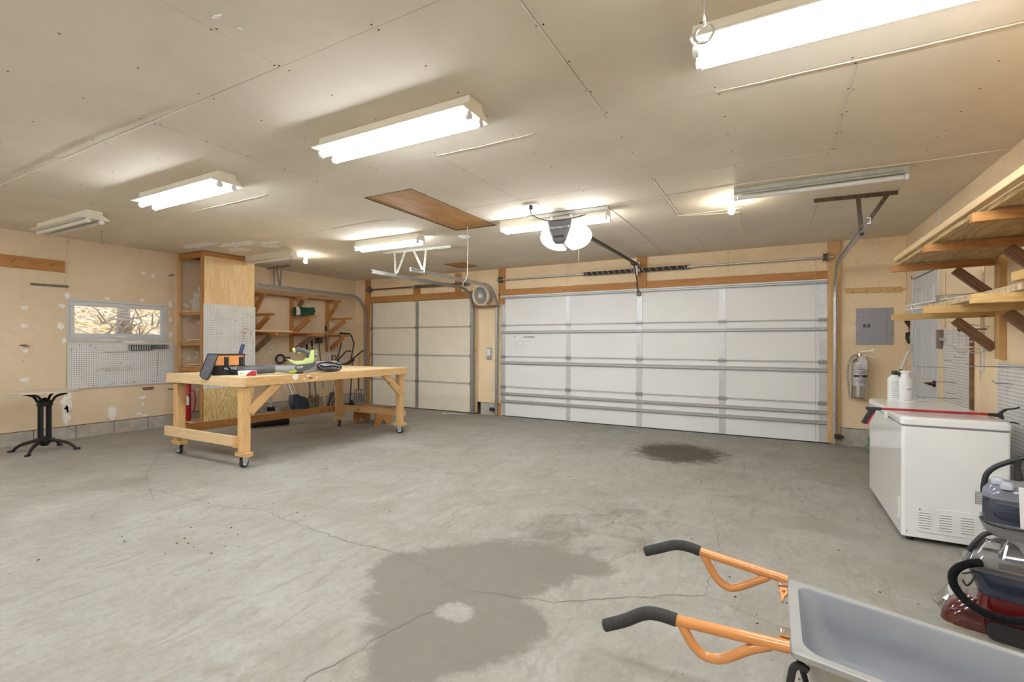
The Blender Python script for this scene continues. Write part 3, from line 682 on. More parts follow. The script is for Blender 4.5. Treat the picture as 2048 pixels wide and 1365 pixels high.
# ================================================================ CEILING THINGS
def strip_light(label, x0, x1, y, lit=True, w=.25, top=.13, deep=.075, tubes=2, body='white_warm', zdrop=.0):
    t = thing('strip_light', label, 'ceiling light', (x0, y, H)); z = H-zdrop
    mb = MB().prism([(-top/2, 0), (top/2, 0), (top/2, -.035), (w/2, -deep), (w/2, -deep-.008), (-w/2, -deep-.008), (-w/2, -deep), (-top/2, -.035)], (x0, y, z), (0, 1, 0), (0, 0, 1), (x1-x0, 0, 0))
    part('housing', mb, body, t)
    ty = (-.055, .055) if tubes == 2 else (0,)
    for dy in ty:
        zt = z-deep-.030
        part('fluorescent_tube', MB().cyl((x0+.03, y+dy, zt), (x1-.03, y+dy, zt), .019, n=12), 'tube' if lit else 'tube_off', t)
        for x in (x0+.012, x1-.012):
            mb = MB().lathe([(.020, -.012), (.023, -.006), (.023, .012)], (x, y+dy, zt), (1, 0, 0), 12).bx(x-.01, x+.01, y+dy-.013, y+dy+.013, zt, z-deep)
            part('lamp_holder', mb, 'plastic_white', t)
    return t
strip_light('lit twin-tube strip light at the top edge of the photo, beside the ceiling eye hook', -.31, .93, 2.20)
strip_light('largest fully visible lit twin-tube strip light, between eye hook and plywood hatch', -2.605, -1.44, 2.22)
strip_light('lit twin-tube strip light over the near end of the wooden workbench', -4.97, -3.765, 2.25)
strip_light('unlit twin-tube strip light near the top of the window wall', -7.26, -6.04, 2.27, lit=False)
strip_light('lit strip light above the narrow door track, left of the white pull cord', -4.83, -3.78, 4.62, w=.16, top=.12)
strip_light('lit strip light right behind the garage door opener', -2.63, -1.44, 4.60, w=.15, top=.12)
strip_light('unlit single-tube batten beside the right bare bulb', -.32, .86, 4.56, lit=False, w=.08, top=.06, deep=.05, tubes=1, body='steel_paint')
strip_light('unlit batten between the tall shelf unit and the left bare bulb', -7.15, -6.08, 4.60, lit=False, w=.12, top=.09, tubes=1)
for x, nm in ((-7.26, 'first'), (-4.97, 'second'), (-2.6, 'third'), (-.3, 'fourth')):
    strip_light('lit twin-tube strip light behind the photographer, %s from the window wall in the nearer row' % nm, x, x+1.2, -.15)

# the narrow wood strip beside the unlit batten
o = board('wood_batten', (-.32, 4.66, H-.02), (.86, 4.66, H-.02), .03, .038, 'steel_paint'); tag(o, 'painted wooden batten screwed to the ceiling behind the unlit single-tube light', 'batten')

def bare_bulb(label, u, v):
    p = at(u, v, 2, H-.10); t = thing('bare_bulb', label, 'light bulb', (p.x, p.y, H))
    part('socket', MB().lathe([(.055, 0), (.055, -.012), (.035, -.03), (.022, -.045), (.018, -.055)], (p.x, p.y, H)), 'plastic_white', t)
    part('bulb', MB().lathe([(.013, -.05), (.016, -.065), (.028, -.09), (.030, -.105), (.024, -.122), (.010, -.132)], (p.x, p.y, H), n=16), 'bulb', t)
bare_bulb('glowing bare bulb in a porcelain socket above the left wall shelves', 611, 523)
bare_bulb('glowing bare bulb beside the unlit batten above the wide garage door', 1463, 422)

def hatch(label, x0, x1, y0, y1):
    t = thing('ceiling_hatch', label, 'hatch', ((x0+x1)/2, (y0+y1)/2, H))
    part('hatch_panel', MB().bx(x0+.006, x1-.006, y0+.006, y1-.006, H+.006, H+.018), 'ply_hatch', t)
    mb = MB(); t_ = .006
    mb.bx(x0, x1, y0, y0+t_, H-.001, H+.02).bx(x0, x1, y1-t_, y1, H-.001, H+.02).bx(x0, x0+t_, y0, y1, H-.001, H+.02).bx(x1-t_, x1, y0, y1, H-.001, H+.02)
    part('hatch_edge', mb, 'dark_gap', t)
hatch('long orange plywood attic hatch in the middle of the ceiling', -3.31, -2.76, 3.235, 4.69)
hatch('small orange plywood patch in the ceiling near the door wall', -4.90, -4.50, 6.57, 7.04)

# perforated steel angles
def perforated(mb, p0, p1, w, up):
    p0 = Vector(p0); p1 = Vector(p1); mb.beam(p0, p1, w, .003, up); mb.beam(p0+Vector(up).cross((p1-p0).normalized())*w/2, p1+Vector(up).cross((p1-p0).normalized())*w/2, .003, w*.7, up)
def holes(mb, p0, p1, nrm, off=.0025):
    p0 = Vector(p0); p1 = Vector(p1); n = int((p1-p0).length/.045); nrm = Vector(nrm)
    for k in range(n):
        c = p0+(p1-p0)*((k+.5)/n)
        for s_ in (-1, 1): mb.lathe([(.0065, 0), (.0065, .001)], c+nrm*off*s_, nrm*s_, n=6, smooth=False)
def hanger(label, bar0, bar1, legs, mat):
    t = thing('track_hanger', label, 'bracket', ((Vector(bar0)+Vector(bar1))/2))
    mb = MB().beam(bar0, bar1, .035, .004, (0, 0, 1)).beam(Vector(bar0)+Vector((0, -.017, -.016)), Vector(bar1)+Vector((0, -.017, -.016)), .004, .032); part('ceiling_angle', mb, mat, t)
    hm = MB(); holes(hm, Vector(bar0)+Vector((0, -.017, -.018)), Vector(bar1)+Vector((0, -.017, -.018)), (0, -1, 0))
    for a, b in legs:
        a, b = Vector(a), Vector(b)
        part('hanging_strap', MB().beam(a, b, .035, .004, (0, 1, 0)), mat, t)
        holes(hm, a, b, (0, 1, 0))
    part('punched_hole', hm, 'dark_gap', t, kind='stuff')
HB = H-.004
hanger('cream perforated steel bracket holding the two left track ends under the ceiling', (-5.02, 5.30, HB), (-3.86, 5.36, HB),
       [((-4.83, 5.31, HB), (-4.83, 5.33, 2.27)), ((-4.62, 5.31, HB), (-4.80, 5.33, 2.30)), ((-4.50, 5.33, HB), (-4.34, 5.35, 2.30)), ((-4.28, 5.34, HB), (-4.33, 5.35, 2.28))], 'steel_paint')
hanger('dark perforated steel bracket holding the right track end under the ceiling', (.30, 5.22, HB), (.92, 5.27, HB),
       [((.635, 5.24, HB), (.655, 5.17, 2.24)), ((.86, 5.24, HB), (.67, 5.20, 2.31))], 'galv_dark')
hanger('dark perforated steel bracket holding the far left track beyond the shelf unit', (-7.9, 5.45, HB), (-7.25, 5.42, HB),
       [((-7.72, 5.44, HB), (-7.72, 5.44, 2.26)), ((-7.66, 5.44, HB), (-7.56, 5.44, 2.26)), ((-7.50, 5.43, HB), (-7.54, 5.43, 2.26))], 'galv_dull')

def track(label, X, yend, zh, mat, side, ztop=None, rad=.40, tilt=0.0):
    """C-shaped roller track: up the jamb, round the bend and back under the ceiling"""
    t = thing('door_track', label, 'track', (X, D-.06, 0)); y0 = D-.075; pts = [(y0, .02), (y0, zh-rad)]
    for k in range(1, 9):
        a = PI/2*k/8; pts.append((y0-rad+rad*math.cos(a), zh-rad+rad*math.sin(a)))
    pts.append((yend, zh+tilt)); prof = [(-.026, -.012), (.026, -.012), (.026, .012), (.020, .012), (.020, -.007), (-.020, -.007), (-.020, .012), (-.026, .012)]
    rings = []
    for i, (y, z) in enumerate(pts):
        a = pts[max(i-1, 0)]; b = pts[min(i+1, len(pts)-1)]; ty, tz = b[0]-a[0], b[1]-a[1]; l = math.hypot(ty, tz); ny, nz = tz/l, -ty/l
        rings.append([(X+side*q, y+ny*p, z+nz*p) for p, q in prof])
    mb = MB().loft(rings, smooth=False); part('rail', mb, mat, t)
    an = MB().bx(X-side*.02, X-side*.024, y0-.02, D-.002, .05, zh-.35); part('jamb_angle', an, mat, t)
    for z in (.25, .95, 1.6): part('jamb_bracket', MB().bx(X-side*.06, X-side*.014, D-.035, D-.03, z-.04, z+.04).bx(X-side*.02, X-side*.014, D-.07, D-.03, z-.04, z+.04), 'galv_dull', t)
    return t
track('left roller track of the wide garage door, bright steel', -4.345, 5.09, 2.29, 'galv', 1)
track('right roller track of the wide garage door rising to the dark bracket', .655, 4.80, 2.29, 'galv', -1)
track('right roller track of the narrow garage door, dull cream steel', -4.845, 4.88, 2.27, 'galv_dull', -1)
track('left roller track of the narrow garage door running along the shelf wall', -7.53, 4.90, 2.25, 'galv_dull', 1)

def torsion(label, x0, x1, z, springs, mat_shaft, cols, drums):
    t = thing('torsion_shaft', label, 'door spring', ((x0+x1)/2, D-.09, z)); y = D-.095
    part('shaft', MB().cyl((x0-.06, y, z), (x1+.06, y, z), .0135, n=10), mat_shaft, t)
    for a, b in springs:
        pts = []; n = int((b-a)/.012)
        core = MB().cyl((a, y, z), (b, y, z), .028, n=14); sp_ = part('spring', core, cols[0], t)
        mb = MB(); k = int((b-a)/.09)*14
        hel = [(a+(b-a)*i/k, y+math.cos(i/14*2*PI)*.0285, z+math.sin(i/14*2*PI)*.0285) for i in range(k+1)]
        mb.tube(hel, .0035, 4); part('paint_stripe', mb, cols[1], sp_)
        part('spring_cone', MB().cyl((a-.03, y, z), (a+.01, y, z), .034, n=12), 'galv_dull', t); part('spring_cone', MB().cyl((b-.01, y, z), (b+.03, y, z), .034, n=12), 'galv_dull', t)
    for x in drums:
        part('cable_drum', MB().lathe([(.045, -.022), (.055, -.018), (.055, -.012), (.045, -.008), (.045, .012), (.056, .016), (.056, .022), (.02, .022)], (x, y, z), (1, 0, 0), 18), 'galv_dark', t)
        part('bearing_plate', MB().bx(x+.035*(1 if x < (x0+x1)/2 else -1)-.002-.07*(1 if x < (x0+x1)/2 else -1), x+.035*(1 if x < (x0+x1)/2 else -1)+.002-.07*(1 if x < (x0+x1)/2 else -1), D-.13, D-.03, z-.05, z+.05), 'galv_dull', t)
    return t
ts = torsion('long steel shaft with black striped spring over the wide garage door', -4.30, .58, 2.41, [(-2.71, -1.90), (-1.82, -1.12)], 'galv', ('black_matt', 'wire_white'), (-4.26, .55))
part('centre_bracket', MB().bx(-1.866, -1.85, D-.12, D-.038, 2.32, 2.50), 'galv', ts)
torsion('rusty shaft and short dark spring over the narrow garage door', -7.44, -4.95, 2.395, [(-6.2, -5.42)], 'rust', ('galv_dark', 'galv_dull'), (-7.40, -5.0))
for x, z1, lab in ((-4.20, 1.98, 'thin lift cable at the left edge of the wide garage door'), (.495, 1.98, 'thin lift cable at the right edge of the wide garage door')):
    o = part('lift_cable', MB().cyl((x-.04, D-.06, .05), (x-.045, D-.08, 2.4), .0025, n=5), 'wire', None); tag(o, lab, 'cable')

# ---- opener
op = thing('garage_door_opener', 'grey overhead garage door opener with two glowing side lenses', 'opener', (-1.88, 4.55, H))
ox, oy = -1.895, 4.45
mb = MB()
ring0 = [(-.135, .12), (.135, .12), (.118, .02), (.075, -.09), (.045, -.125), (-.045, -.125), (-.075, -.09), (-.118, .02)]
sc0 = [(x*.80, z*.84+.008) for x, z in ring0]
mb.loft([[(ox+x, oy-.015, 2.41+z) for x, z in sc0], [(ox+x, oy, 2.41+z) for x, z in ring0], [(ox+x*1.03, oy+.33, 2.41+z) for x, z in ring0], [(ox+x*.85, oy+.36, 2.41+z*.9) for x, z in ring0]], smooth=False)
body = part('motor_housing', mb, plain('opener_grey', (.14, .14, .15), .4), op, bevel=.008)
part('face_recess', MB().prism([(-.06, -.012), (.06, -.012), (.05, .012), (-.05, .012)], (ox, oy-.019, 2.355), (1, 0, 0), (0, 0, 1), (0, .01, 0)), 'black', body)
text('lettering', 'CRAFTSMAN', .026, frame((ox-.025, oy-.0165, 2.445), (1, 0, 0), (0, -1, 0)), 'plastic_white', body)
text('lettering', '1/2 HP', .020, frame((ox+.085, oy-.0165, 2.447), (1, 0, 0), (0, -1, 0)), 'plastic_white', body)
for sx in (-1, 1):
    rings = []
    for k in range(9):
        t = k/8*PI; q = math.sin(t)**.55
        rings.append([(ox+sx*(.055+.21*q*max(0, math.cos(a))), oy+.17-math.cos(t)*.17, 2.39+.135*math.sin(a)*(.25+.75*q)) for a in [PI*(-.5+j/12) for j in range(13)]])
    part('light_lens', MB().loft(rings, caps=False), 'lens', op)
part('rail', MB().bx(-1.862, -1.838, oy+.34, D-.06, 2.475, 2.505).bx(-1.875, -1.825, oy+.34, D-.06, 2.497, 2.505), 'galv_dark', op)
part('header_bracket', MB().bx(-1.88, -1.82, D-.10, D-.036, 2.47, 2.53), 'galv', op)
part('trolley', MB().bx(-1.885, -1.815, 7.08, 7.22, 2.462, 2.50), 'black', op)
part('door_arm', MB().tube([(-1.85, 7.16, 2.46), (-1.85, 7.34, 2.25), (-1.85, D-.07, 2.08)], .010, 6).box((-1.85, D-.04, 2.06), (.05, .06, .07)), 'galv_dark', op)
mb = MB()
for x in (ox-.11, ox+.10):
    mb.beam((x, oy+.06, 2.53), (x, oy+.06, H-.01), .03, .003, (0, 1, 0)); mb.beam((x, oy+.27, 2.53), (x+.04, oy+.30, H-.01), .03, .003, (0, 1, 0))
part('hanging_strap', mb, 'galv', op, kind='stuff')
part('ceiling_angle', MB().beam((-2.28, oy+.06, H-.006), (-1.42, oy+.08, H-.006), .035, .004).beam((-2.28, oy+.045, H-.02), (-1.42, oy+.065, H-.02), .004, .03), 'galv_dull', op)
part('antenna_wire', MB().tube(curve_pts([(ox+.14, oy+.05, 2.30), (ox+.16, oy+.02, 2.24), (ox+.20, oy+.0, 2.225)]), .0035, 6).tube([(ox+.20, oy, 2.225), (ox+.205, oy, 2.15), (ox+.20, oy, 2.10)], .004, 6), 'cord_white', op)
po = thing('ceiling_outlet', 'small cream ceiling outlet box with the black opener cord plugged in', 'outlet', (-2.08, 4.12, H))
p = at(1062, 409, 2, H); part('cover_plate', MB().bx(p.x-.07, p.x+.07, p.y-.04, p.y+.05, H-.012, H), 'cord_white', po, bevel=.003)
o = part('power_cord', MB().box((p.x, p.y, H-.03), (.025, .025, .04)).tube(curve_pts([(p.x, p.y, H-.04), (p.x+.02, p.y, H-.11), (p.x+.16, p.y+.1, H-.155), (p.x+.34, p.y+.2, H-.13), (p.x+.45, p.y+.3, H-.08), (ox+.02, oy+.1, 2.54)]), .0045, 6), 'black', None)
tag(o, 'black power cord sagging from the ceiling outlet to the garage door opener', 'cord')

def cord(name, label, pts, r, mat='cord_white', cat='cord', k=6):
    o = part(name, MB().tube(curve_pts(pts, k), r, 6), mat, None); return tag(o, label, cat)
p = at(935, 455, 2, H)
cord('pull_cord', 'long white pull cord hanging from the plywood attic hatch', [(p.x, p.y, H+.002), (p.x+.005, p.y, 2.4), (p.x, p.y, 2.18), (p.x-.004, p.y, 2.06), (p.x-.05, p.y, 1.99), (p.x-.065, p.y, 1.96)], .0045)
p = at(928, 473, 2, H)
o = part('ceiling_hub', MB().lathe([(.075, 0), (.075, -.008), (.03, -.012), (.03, -.028), (.02, -.03)], (p.x, p.y, H), n=18), 'plastic_white', None); tag(o, 'small round white ceiling fitting beside the pull cord', 'ceiling fitting')
p = at(1408, 12, 2, H-.06)
rg = [(p.x+.034*math.cos(a), p.y+.012*math.sin(a), H-.165+.040*math.sin(a)) for a in [PI/2+2*PI*k/20 for k in range(19)]]
o = part('eye_hook', MB().tube([(p.x, p.y, H+.0), (p.x, p.y, H-.09)]+rg, .006, 8), 'chrome', None); tag(o, 'bright steel eye hook screwed into the ceiling by the top strip light', 'hook')
cord('cable', 'thin white cable stapled across the ceiling towards the right wall', [at(1217, 412, 2, H-.004), at(1340, 392, 2, H-.004), at(1440, 375, 2, H-.004), at(1560, 358, 2, H-.004), at(1700, 341, 2, H-.004), at(1850, 322, 2, H-.004), at(2016, 298, 2, H-.004)], .004)
cord('cable', 'thin white cable stapled from the opener to the door wall', [(-1.44, 4.45, H-.004), (-1.43, 5.5, H-.004), (-1.46, 7.46, H-.004)], .004, k=2)
cord('cable', 'short white cable from the right bare bulb along the ceiling', [at(1355, 432, 2, H-.004), at(1400, 430, 2, H-.004), at(1455, 426, 2, H-.004), at(1478, 425, 2, H-.004), at(1480, 430, 2, H-.004), at(1489, 470, 2, H-.004)], .0035, k=2)
p = at(203, 462, 2, H)
cord('ceiling_hook', 'small bent wire hook hanging near the unlit strip light', [(p.x, p.y, H), (p.x, p.y, H-.10), (p.x+.03, p.y, H-.13), (p.x+.015, p.y, H-.155), (p.x-.01, p.y, H-.14)], .004, 'wire', 'hook')

# ================================================================ LEFT WALL
def lwp(u, v, dx=0.0): p = at(u, v, 0, L+dx); return p
o = thing('coat_rack', 'orange board with three wooden pegs high on the window wall', 'coat rack', (L, 2.3, 2.24))
board('backboard', (L+.010, 1.55, 2.245), (L+.010, 2.665, 2.245), .145, .019, 'pine_old', o, (1, 0, 0)) 
for y in (2.17, 2.36, 2.52): part('peg', MB().cyl((L+.02, y, 2.24), (L+.09, y+.02, 2.27), .009, n=8), 'pine_old', o)
o = part('metal_rod', MB().beam((L+.012, 2.345, 1.995), (L+.012, 2.70, 2.0), .03, .022), 'galv_dark', None); tag(o, 'short dark ribbed metal bar below the orange coat rack', 'bar')
# pegboard under the window
pb = thing('pegboard', 'white pegboard screwed under the window', 'pegboard', (L, 3.3, 1.0))
part('hardboard_sheet', MB().bx(L+.0185, L+.022, 2.69, 3.925, .69, 1.275), 'peg_x', pb); part('batten', MB().bx(L+.001, L+.018, 2.70, 3.91, .72, .74).bx(L+.001, L+.018, 2.70, 3.91, 1.22, 1.24), 'pine_dark', pb)
XP = L+.024
def hook(lab, y, z, l=.05, mat='wire', grp='small wire hooks on the window pegboard'):
    o = part('peg_hook', MB().tube([(XP-.004, y, z), (XP+l, y, z-.004), (XP+l+.004, y, z+.018)], .0025, 5), mat, None); tag(o, lab, 'hook', grp); return o
for u, v, lab in ((140, 701, 'small wire hook at the left edge of the window pegboard'), (156, 691, 'small wire hook in the top left corner of the window pegboard'), (160, 757, 'small wire hook low in the bottom left corner of the window pegboard'),
                  (177, 692, 'small wire hook in the top row of the window pegboard, second from left'), (188, 697, 'small bent wire hook in the window pegboard just left of the grey rail'), (237, 727, 'single small wire hook between the grey rail and the orange-slotted rack')):
    p = lwp(u, v); hook(lab, p.y, p.z, .03)['group'] = 'small wire hooks in the upper part of the window pegboard'
for k, (u, v) in enumerate([(184, 775), (192, 774), (218, 771), (224, 769), (250, 768), (263, 767), (268, 766), (303, 765), (311, 764)]):
    p = lwp(u, v-2); hook('small wire hook on the bottom edge of the window pegboard, %s from the left' % ('first', 'second', 'third', 'fourth', 'fifth', 'sixth', 'seventh', 'eighth', 'ninth')[k], p.y, p.z, .03)['group'] = 'small wire hooks along the bottom edge of the window pegboard'
def wire_basket(label, y0, y1, z0, z1, depth, mat, n):
    t = thing('wire_basket', label, 'basket', (XP, (y0+y1)/2, z0)); mb = MB()
    for z, e in ((z0, .012), (z1, 0)): mb.tube([(XP, y0+e, z), (XP+depth-e, y0+e, z), (XP+depth-e, y1-e, z), (XP, y1-e, z)], .0045, 5, closed=True)
    part('rim_wire', mb, mat, t); mb = MB()
    for k in range(n+1):
        y = y0+(y1-y0)*k/n; mb.tube([(XP, y, z1), (XP+.012, y, z0), (XP+depth-.012, y, z0), (XP+depth, y, z1)], .0038, 4)
    part('basket_wire', mb, mat, t, kind='stuff')
wire_basket('larger black wire basket on the window pegboard', 3.35, 3.62, 1.185, 1.255, .09, 'wire_black', 9)
wire_basket('smaller black wire basket at the right end of the window pegboard', 3.64, 3.82, 1.205, 1.255, .06, 'wire_black', 8)
t = thing('tool_rail', 'grey slotted tool rail on the window pegboard, left of the black baskets', 'rail', (XP, 3.2, 1.17))
part('shelf_strip', MB().bx(XP, XP+.03, 3.07, 3.34, 1.165, 1.168).bx(XP, XP+.003, 3.07, 3.34, 1.165, 1.19), plain('soft_grey_plastic', (.64, .63, .64), .5), t)
t = thing('screwdriver_rack', 'clear rack with a row of small orange slots on the window pegboard', 'rack', (XP, 3.18, .95))
part('rack_body', MB().tube([(XP+.002, 2.93, 1.03), (XP+.002, 3.42, 1.03)], .0018, 5).tube([(XP+.045, 2.98, .931), (XP+.045, 3.36, .931)], .0022, 5).tube([(XP+.002, 2.98, .915), (XP+.002, 3.36, .915)], .0022, 5).tube([(XP+.002, 2.98, 1.03), (XP+.045, 2.98, .931), (XP+.002, 2.98, .915)], .0018, 5).tube([(XP+.002, 3.36, 1.03), (XP+.045, 3.36, .931), (XP+.002, 3.36, .915)], .0018, 5), 'wire_white', t)
part('orange_tab', MB().bx(XP+.02, XP+.047, 2.99, 3.03, .932, .937), 'rust', t) if False else None
for k in range(10): part('slot_tab', MB().bx(XP+.0455, XP+.048, 2.985+k*.0375, 3.012+k*.0375, .938, .944), 'pine_old', t)
o = part('long_hook', MB().tube([(XP, 3.71, 1.14), (XP+.02, 3.72, 1.15), (XP+.03, 3.70, 1.12), (XP+.012, 3.705, .98), (XP+.012, 3.705, .80)], .0035, 6), 'wire', None); tag(o, 'long thin metal hook hanging at the right of the window pegboard', 'hook')
o = board('wood_scrap', (L+.012, 3.53, .715-.08), (L+.012, 3.66, .715-.08), .035, .022, 'pine_dark', None, (1, 0, 0)); tag(o, 'small brown wood scrap fixed below the window pegboard', 'wood scrap')
for z, lab in ((2.29, 'upper short dark dowel on the side of the tall shelf unit'), (.60, 'lower short dark dowel on the side of the tall shelf unit')):
    o = part('dowel', MB().cyl((L, 3.93-.06, z), (L+.10, 3.93-.05, z), .009, n=6), 'galv_dark', None); tag(o, lab, 'dowel')

# ---- bistro table
bt = thing('pedestal_table', 'small round table with black cast iron pedestal by the window wall', 'table', (-7.25, 2.27, fz(2.27)))
bx_, by_ = -7.25, 2.27; zf = fz(by_)
rim = [(.300*math.cos(a)*(1+.02*math.sin(3*a)), .300*math.sin(a)) for a in [2*PI*k/36 for k in range(36)]]
part('tabletop', MB().prism(rim, (bx_, by_, .726), (1, 0, 0), (0, 1, 0), (0, 0, .018)), 'marble', bt, bevel=.004)
for a in (PI/4, 3*PI/4, 5*PI/4, 7*PI/4):
    c, s_ = math.cos(a+.03), math.sin(a+.03)
    part('column_rod', MB().cyl((bx_+c*.05, by_+s_*.05, zf+.12), (bx_+c*.05, by_+s_*.05, .60), .014, n=8), 'iron', bt)
    part('top_scroll', MB().tube(curve_pts([(bx_+c*.05, by_+s_*.05, .58), (bx_+c*.075, by_+s_*.075, .635), (bx_+c*.11, by_+s_*.11, .68), (bx_+c*.20, by_+s_*.20, .712)]), .013, 8), 'iron', bt)
    part('leg', MB().tube(curve_pts([(bx_+c*.03, by_+s_*.03, zf+.13), (bx_+c*.10, by_+s_*.10, zf+.115), (bx_+c*.22, by_+s_*.22, zf+.075), (bx_+c*.29, by_+s_*.29, zf+.012)]), [.022]*6+[.018]*6+[.015]*6+[.017], 8).box((bx_+c*.298, by_+s_*.298, zf+.010), (.05, .035, .02), Matrix.Rotation(a+.03, 3, 'Z')), 'iron', bt)
part('ring_ornament', MB().lathe([(.055, -.03), (.075, -.02), (.06, 0), (.078, .02), (.05, .035)], (bx_, by_, .60), n=16).ball((bx_, by_, .63), .035), 'iron', bt)
part('base_hub', MB().lathe([(.03, -.05), (.045, -.03), (.07, 0), (.055, .03), (.06, .05)], (bx_, by_, zf+.11), n=16), 'iron', bt)
part('top_plate', MB().bx(bx_-.12, bx_+.12, by_-.12, by_+.12, .716, .726), 'iron', bt)

# ---- tall shelf unit
tu = thing('shelf_unit', 'tall built-in open shelf unit clad with plywood and pegboard on its side', 'shelf unit', (-7.575, 4.36, fz(4.36)))
X0, X1, Y0, Y1 = L+.004, -7.215, 3.97, 4.74
pz0 = fz(Y0)+.003
for (x, y) in ((X0+.03, Y0+.019), (X1-.05, Y0+.019), (X0+.03, Y1-.019), (X1-.05, Y1-.019)): board('post', (x, y, pz0), (x, y, H-.003), .05 if x < -7.6 else .055, .038, 'pine_old' if x > -7.6 or y > 4.2 else 'pine', tu, (0, 1, 0))
for y in (Y0+.019, Y1-.019): board('top_rail', (X0, y, H-.05), (X1-.012, y, H-.05), .036, .085, 'pine_old', tu, (0, 0, 1))
board('top_rail', (X1-.03, Y0+.04, H-.05), (X1-.03, Y1-.04, H-.05), .036, .085, 'pine_old', tu); board('top_rail', (X0+.3, Y0+.04, H-.05), (X0+.3, Y1-.04, H-.05), .036, .085, 'pine_dark', tu)
def shz(v): return at(360, v, 1, Y0).z
for v in (624.6, 684, 734):
    z = shz(v)
    board('shelf_cleat', (X0+.05, Y0+.02, z-.03), (X1-.08, Y0+.02, z-.03), .03, .05, 'pine_old', tu)
    part('shelf_board', MB().bx(X0+.01, X1-.06, Y0+.05, Y1-.04, z-.002, z+.014), 'ply', tu)
z = .12; part('shelf_board', MB().bx(X0+.01, X1-.06, Y0+.02, Y1-.02, z-.02, z), 'ply', tu)
for v in (681, 730): z = at(390, v, 1, Y0-.0).z; board('loose_board', (X0+.3, Y0+.03, z+.0), (X1-.04, Y0+.10, z+.012), .10, .016, 'pine_pale', tu)
def sy(v, u=500): return at(u, v, 0, X1+.012).z
z1, z2 = 2.045, 1.02
zA = at(419, 608, 0, X1).z; zB = at(419, 778, 0, X1).z
part('plywood_panel', MB().bx(X1-.012, X1, Y0+.015, Y1+.005, zA, H-.075), 'ply', tu)
part('plywood_panel', MB().bx(X1-.012, X1, Y0+.015, Y1+.005, pz0+.01, zB), 'ply_wild', tu)
part('pegboard_panel', MB().bx(X1-.012, X1+.004, Y0+.01, Y1+.02, zB, zA), 'peg_x', tu)
hk = lambda u, v: at(u, v, 0, X1+.006)
for k, (u, v) in enumerate([(427, 641), (470, 642), (481, 638), (493, 629), (440, 668)]):
    p = hk(u, v); o = part('peg_hook', MB().tube([p-Vector((.004, 0, 0)), p+Vector((.05, 0, 0)), p+Vector((.055, 0, .02))], .0025, 5), 'wire', None); tag(o, 'small wire hook on the shelf unit pegboard, ' + ('near its upper left', 'in the upper middle', 'above the one in the upper middle', 'close to its right edge', 'below the upper left one')[k], 'hook', 'hooks on the shelf unit pegboard')
p = hk(487, 680)
o = part('wire_hanger', MB().tube(curve_pts([p+Vector((.03, 0, 0)), p+Vector((.03, -.02, .06)), p+Vector((.03, .03, .12)), p+Vector((.03, -.06, .10)), p+Vector((.03, .0, .17)), p+Vector((.03, .10, .13)), p+Vector((.03, .11, .06))]), .003, 5), 'wire_red', None); tag(o, 'bent copper-red wire hanging on the shelf unit pegboard', 'wire')

# ---- wall shelves with brackets on the left wall
zT, zMd, zBt = 2.13, 1.79, 1.455
def wall_bracket(label, y, ends, dark=()):
    lens = [(z, at(u, 620, 1, y+.03).x-L) for z, u in ends]
    t = thing('shelf_bracket', label, 'shelf bracket', (L, y, 1.1))
    board('post', (L+.02, y, 1.12), (L+.02, y, 2.17), .075, .038, 'pine_old', t, (1, 0, 0))
    for k, (z, l) in enumerate(lens):
        board('arm', (L+.035, y+.03, z-.02), (L+l, y+.03, z-.02), .036, .045, 'pine_old', t)
        board('brace', (L+.045, y+.03, z-.30), (L+l*.72, y+.03, z-.055), .036, .085, 'pine_dark' if (k in dark) else 'pine_old', t)
wall_bracket('orange three-arm shelf bracket half hidden by the tall shelf unit', 5.16, [(zT, 531), (zMd, 549), (zBt, 554)], (2,))
wall_bracket('middle orange three-arm shelf bracket holding the green hose', 5.93, [(zT, 613), (zMd, 633), (zBt, 644)], (0, 2))
wall_bracket('orange three-arm shelf bracket nearest the garage door corner', 6.74, [(zT, 682), (zMd, 703.6), (zBt, 699)])
o = board('shelf_board', (L+.115, 5.02, zT+.012), (L+.115, 6.86, zT+.012), .20, .018, 'pine_old'); tag(o, 'narrow top shelf board along the left wall brackets', 'shelf')
o = board('shelf_board', (L+.28, 5.02, zBt+.012), (L+.28, 6.60, zBt+.012), .42, .018, 'pine_old'); tag(o, 'orange lower shelf board along the left wall brackets', 'shelf')
o = board('shelf_board', (L+.60, 4.80, zBt+.03), (L+.62, 5.5, zBt+.03), .05, .02, 'pine_pale'); tag(o, 'loose pale stick lying on the lower left wall shelf', 'stick')
# green hose coil on the middle arm
t = thing('garden_hose', 'coiled dark green hose with white label on the middle bracket', 'hose', (L+.4, 5.93, zMd))
mb = MB()
for k in range(5): mb.tube([(L+.31+(.25-.02*abs(k-2))*math.cos(a), 5.96+(.15-.01*(k % 2))*math.sin(a), zMd+.022+.028*k+.006*math.sin(3*a)) for a in [2*PI*j/28 for j in range(28)]], .0135, 7, closed=True)
part('coil', mb, 'green', t); part('label_wrap', MB().tube([(L+.5, 5.80, zMd+.075), (L+.52, 5.80, zMd+.075)], .001, 4).prism([(-.04, -.085), (.06, -.075), (.045, .03), (-.03, .085), (-.05, .06)], (L+.37, 5.803, zMd+.085), (1, .05, 0), (0, 0, 1), (0, -.006, 0)), 'paper', t)
part('hose_end', MB().tube(curve_pts([(L+.42, 5.83, zMd+.12), (L+.52, 5.84, zMd+.115), (L+.60, 5.86, zMd+.09)]), .014, 7), 'black', t)
